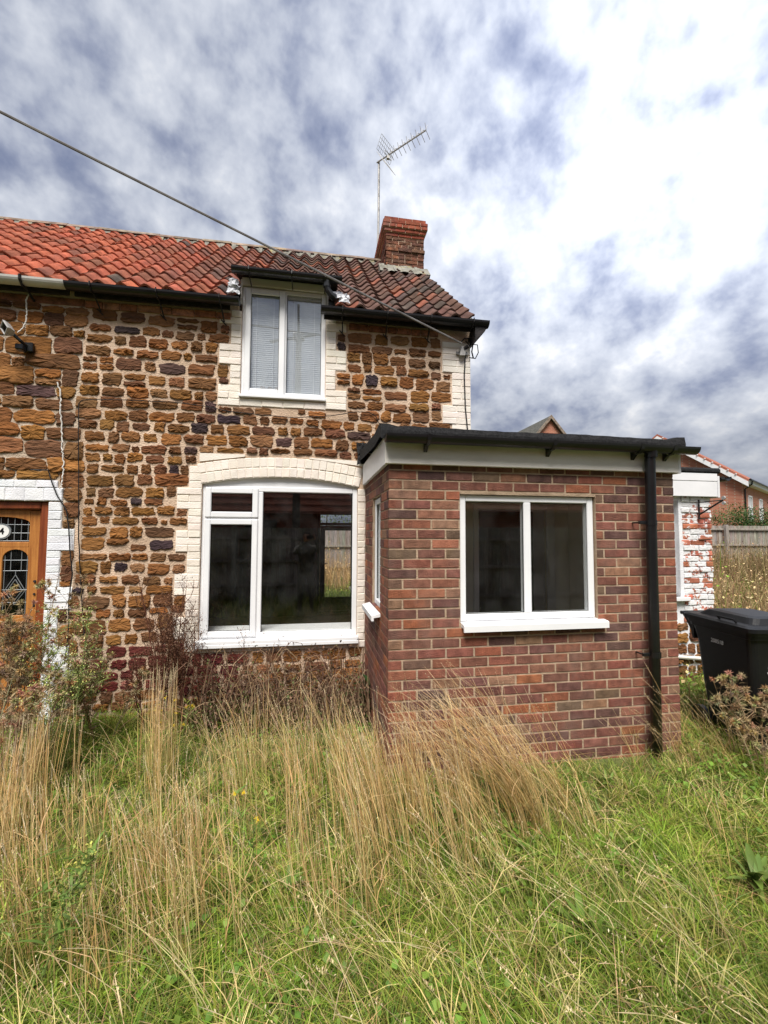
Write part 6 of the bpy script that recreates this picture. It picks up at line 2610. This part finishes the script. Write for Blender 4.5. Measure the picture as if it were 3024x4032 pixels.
hd_ = thing('garden_hedge', 'green hedge above the fence seen through the back door glass', 'hedge', (.5, 14.2, 0))
bl = Blades()
n = 12000
pts = np.stack([NR.uniform(-3.5, 5, n), NR.normal(14.2, .25, n), NR.uniform(.4, 5.0, n) + NR.normal(0, .15, n)], -1)
bl.leaves(pts, NR.uniform(.06, .13, n), 1.0, pal(n, [(.10, .15, .03), (.14, .18, .04), (.07, .11, .025)], .25), .6)
link('crown', bl.mesh('crown', hd_.location), 'leafy', hd_)
b = MB()
for k in range(8):
    b.tube([(-3 + k, 14.2, -.1), (-3 + k + .1, 14.2, 3.6)], [.04, .015], 5)
part('trunk', b, 'bark', hd_)

# ================================================================== PHOTOGRAPHER (met only as a reflection in the window)
def person():
    t = thing('person', 'person in dark clothes holding up a phone, mirrored faintly in the wide window', 'person', (-.66, -3.62, 0))
    J = {'pelvis': (-.66, -3.64, .95), 'belly': (-.66, -3.64, 1.12), 'chest': (-.66, -3.63, 1.36), 'neck': (-.66, -3.62, 1.55), 'nape': (-.66, -3.60, 1.62),
         'shL': (-.86, -3.62, 1.49), 'elL': (-.90, -3.42, 1.36), 'wrL': (-.70, -3.26, 1.62), 'shR': (-.46, -3.62, 1.49), 'elR': (-.36, -3.44, 1.38), 'wrR': (-.48, -3.25, 1.66),
         'hipL': (-.76, -3.64, .90), 'knL': (-.78, -3.60, .50), 'anL': (-.79, -3.64, .09), 'toeL': (-.80, -3.47, .04),
         'hipR': (-.56, -3.64, .90), 'knR': (-.54, -3.60, .50), 'anR': (-.53, -3.64, .09), 'toeR': (-.52, -3.47, .04)}
    rad = {'pelvis': .15, 'belly': .145, 'chest': .155, 'neck': .062, 'nape': .055, 'shL': .07, 'elL': .048, 'wrL': .032, 'shR': .07, 'elR': .048, 'wrR': .032,
           'hipL': .092, 'knL': .062, 'anL': .042, 'toeL': .035, 'hipR': .092, 'knR': .062, 'anR': .042, 'toeR': .035}
    E = [('pelvis', 'belly'), ('belly', 'chest'), ('chest', 'neck'), ('neck', 'nape'), ('chest', 'shL'), ('shL', 'elL'), ('elL', 'wrL'), ('chest', 'shR'), ('shR', 'elR'), ('elR', 'wrR'),
         ('pelvis', 'hipL'), ('hipL', 'knL'), ('knL', 'anL'), ('anL', 'toeL'), ('pelvis', 'hipR'), ('hipR', 'knR'), ('knR', 'anR'), ('anR', 'toeR')]

    def skin(name, J, rad, E, root, m, lv=2):
        k = list(J)
        L = t.location
        me = bpy.data.meshes.new(name)
        me.from_pydata([Vector(J[q]) - L for q in k], [(k.index(a), k.index(b)) for a, b in E], [])
        o = link(name, me, m, t)
        md = o.modifiers.new('skin', 'SKIN')
        sv = me.skin_vertices[0].data
        for i, q in enumerate(k):
            r = rad[q]
            sv[i].radius = (r, r) if not isinstance(r, tuple) else r
            sv[i].use_root = q == root
        sb = o.modifiers.new('smooth', 'SUBSURF')
        sb.levels = sb.render_levels = lv
        return o
    skin('body', J, rad, E, 'pelvis', 'dark_cloth')
    # head: an egg with nose, brow, chin and ears
    hc = Vector((-.655, -3.555, 1.715))
    mb = MB()
    n, m = 18, 14
    V, F = [], []
    for j in range(m + 1):
        ph = PI * j / m
        for i in range(n):
            th = 2 * PI * i / n
            x, y, z = .075 * math.sin(ph) * math.cos(th), -.095 * math.sin(ph) * math.sin(th), .118 * math.cos(ph)
            if z < 0: x *= 1 + .28 * z / .118
            fy = math.exp(-((x / .016) ** 2 + ((z + .015) / .03) ** 2)) if y > 0 else 0
            y += .028 * fy
            ey = sum(math.exp(-(((x - s * .032) / .016) ** 2 + ((z - .012) / .012) ** 2)) for s in (-1, 1)) if y > 0 else 0
            y -= .010 * ey
            V.append((hc.x + x, hc.y + y, hc.z + z))
    for j in range(m):
        for i in range(n):
            a, b = j * n + i, j * n + (i + 1) % n
            F.append((a, b, b + n, a + n))
    mb.add(V, F)
    for s in (-1, 1):
        mb.bbox(hc.x + s * .074 - .008, hc.x + s * .074 + .008, hc.y - .02, hc.y + .015, hc.z - .03, hc.z + .03, .006)
    part('head', mb, 'skin', t, smooth=True)
    mb = MB()
    V, F = [], []
    for j in range(9):
        ph = PI * .62 * j / 8
        for i in range(n):
            th = 2 * PI * i / n
            fr = math.sin(th) < -.3
            pp = ph * (.55 if fr else 1)
            V.append((hc.x + .083 * math.sin(pp) * math.cos(th), hc.y - .006 - .103 * math.sin(pp) * math.sin(th), hc.z + .006 + .128 * math.cos(pp)))
    for j in range(8):
        for i in range(n):
            a, b = j * n + i, j * n + (i + 1) % n
            F.append((a, b, b + n, a + n))
    mb.add(V, F)
    part('hair', mb, 'hair', t, smooth=True)
    # hands closing on the phone edges
    for s, wr in ((-1, Vector(J['wrL'])), (1, Vector(J['wrR']))):
        edge = Vector((CAM.x + s * .076, CAM.y - .035, CAM.z - .012))
        palm = wr.lerp(edge, .55)
        HJ = {'w': wr, 'p': palm, 'k': wr.lerp(edge, .8)}
        HR = {'w': .028, 'p': .034, 'k': .026}
        HE = [('w', 'p'), ('p', 'k')]
        for f in range(4):
            z = .030 - .019 * f
            ln = (.9, 1.05, 1.0, .8)[f]
            a, b, c = 'a%d' % f, 'b%d' % f, 'c%d' % f
            HJ[a] = edge + Vector((s * .012, -.012, z + .012))
            HJ[b] = edge + Vector((s * .006, .016 * ln, z + .012))
            HJ[c] = edge + Vector((-s * .016 * ln, .022, z + .010))
            HR[a], HR[b], HR[c] = .0095, .0085, .0075
            HE += [('k', a), (a, b), (b, c)]
        HJ['t1'], HJ['t2'] = edge + Vector((0, -.035, .0)), edge + Vector((-s * .022, -.03, .018))
        HR['t1'], HR['t2'] = .0105, .009
        HE += [('p', 't1'), ('t1', 't2')]
        skin('hand', HJ, HR, HE, 'w', 'skin', 1)
    ph_ = MB()
    ph_.bbox(CAM.x - .074, CAM.x + .074, CAM.y - .034, CAM.y - .026, CAM.z - .065, CAM.z + .010, .003)
    single('phone', ph_, 'phone_black', 'black phone held up in both hands by the mirrored person', 'phone')


person()
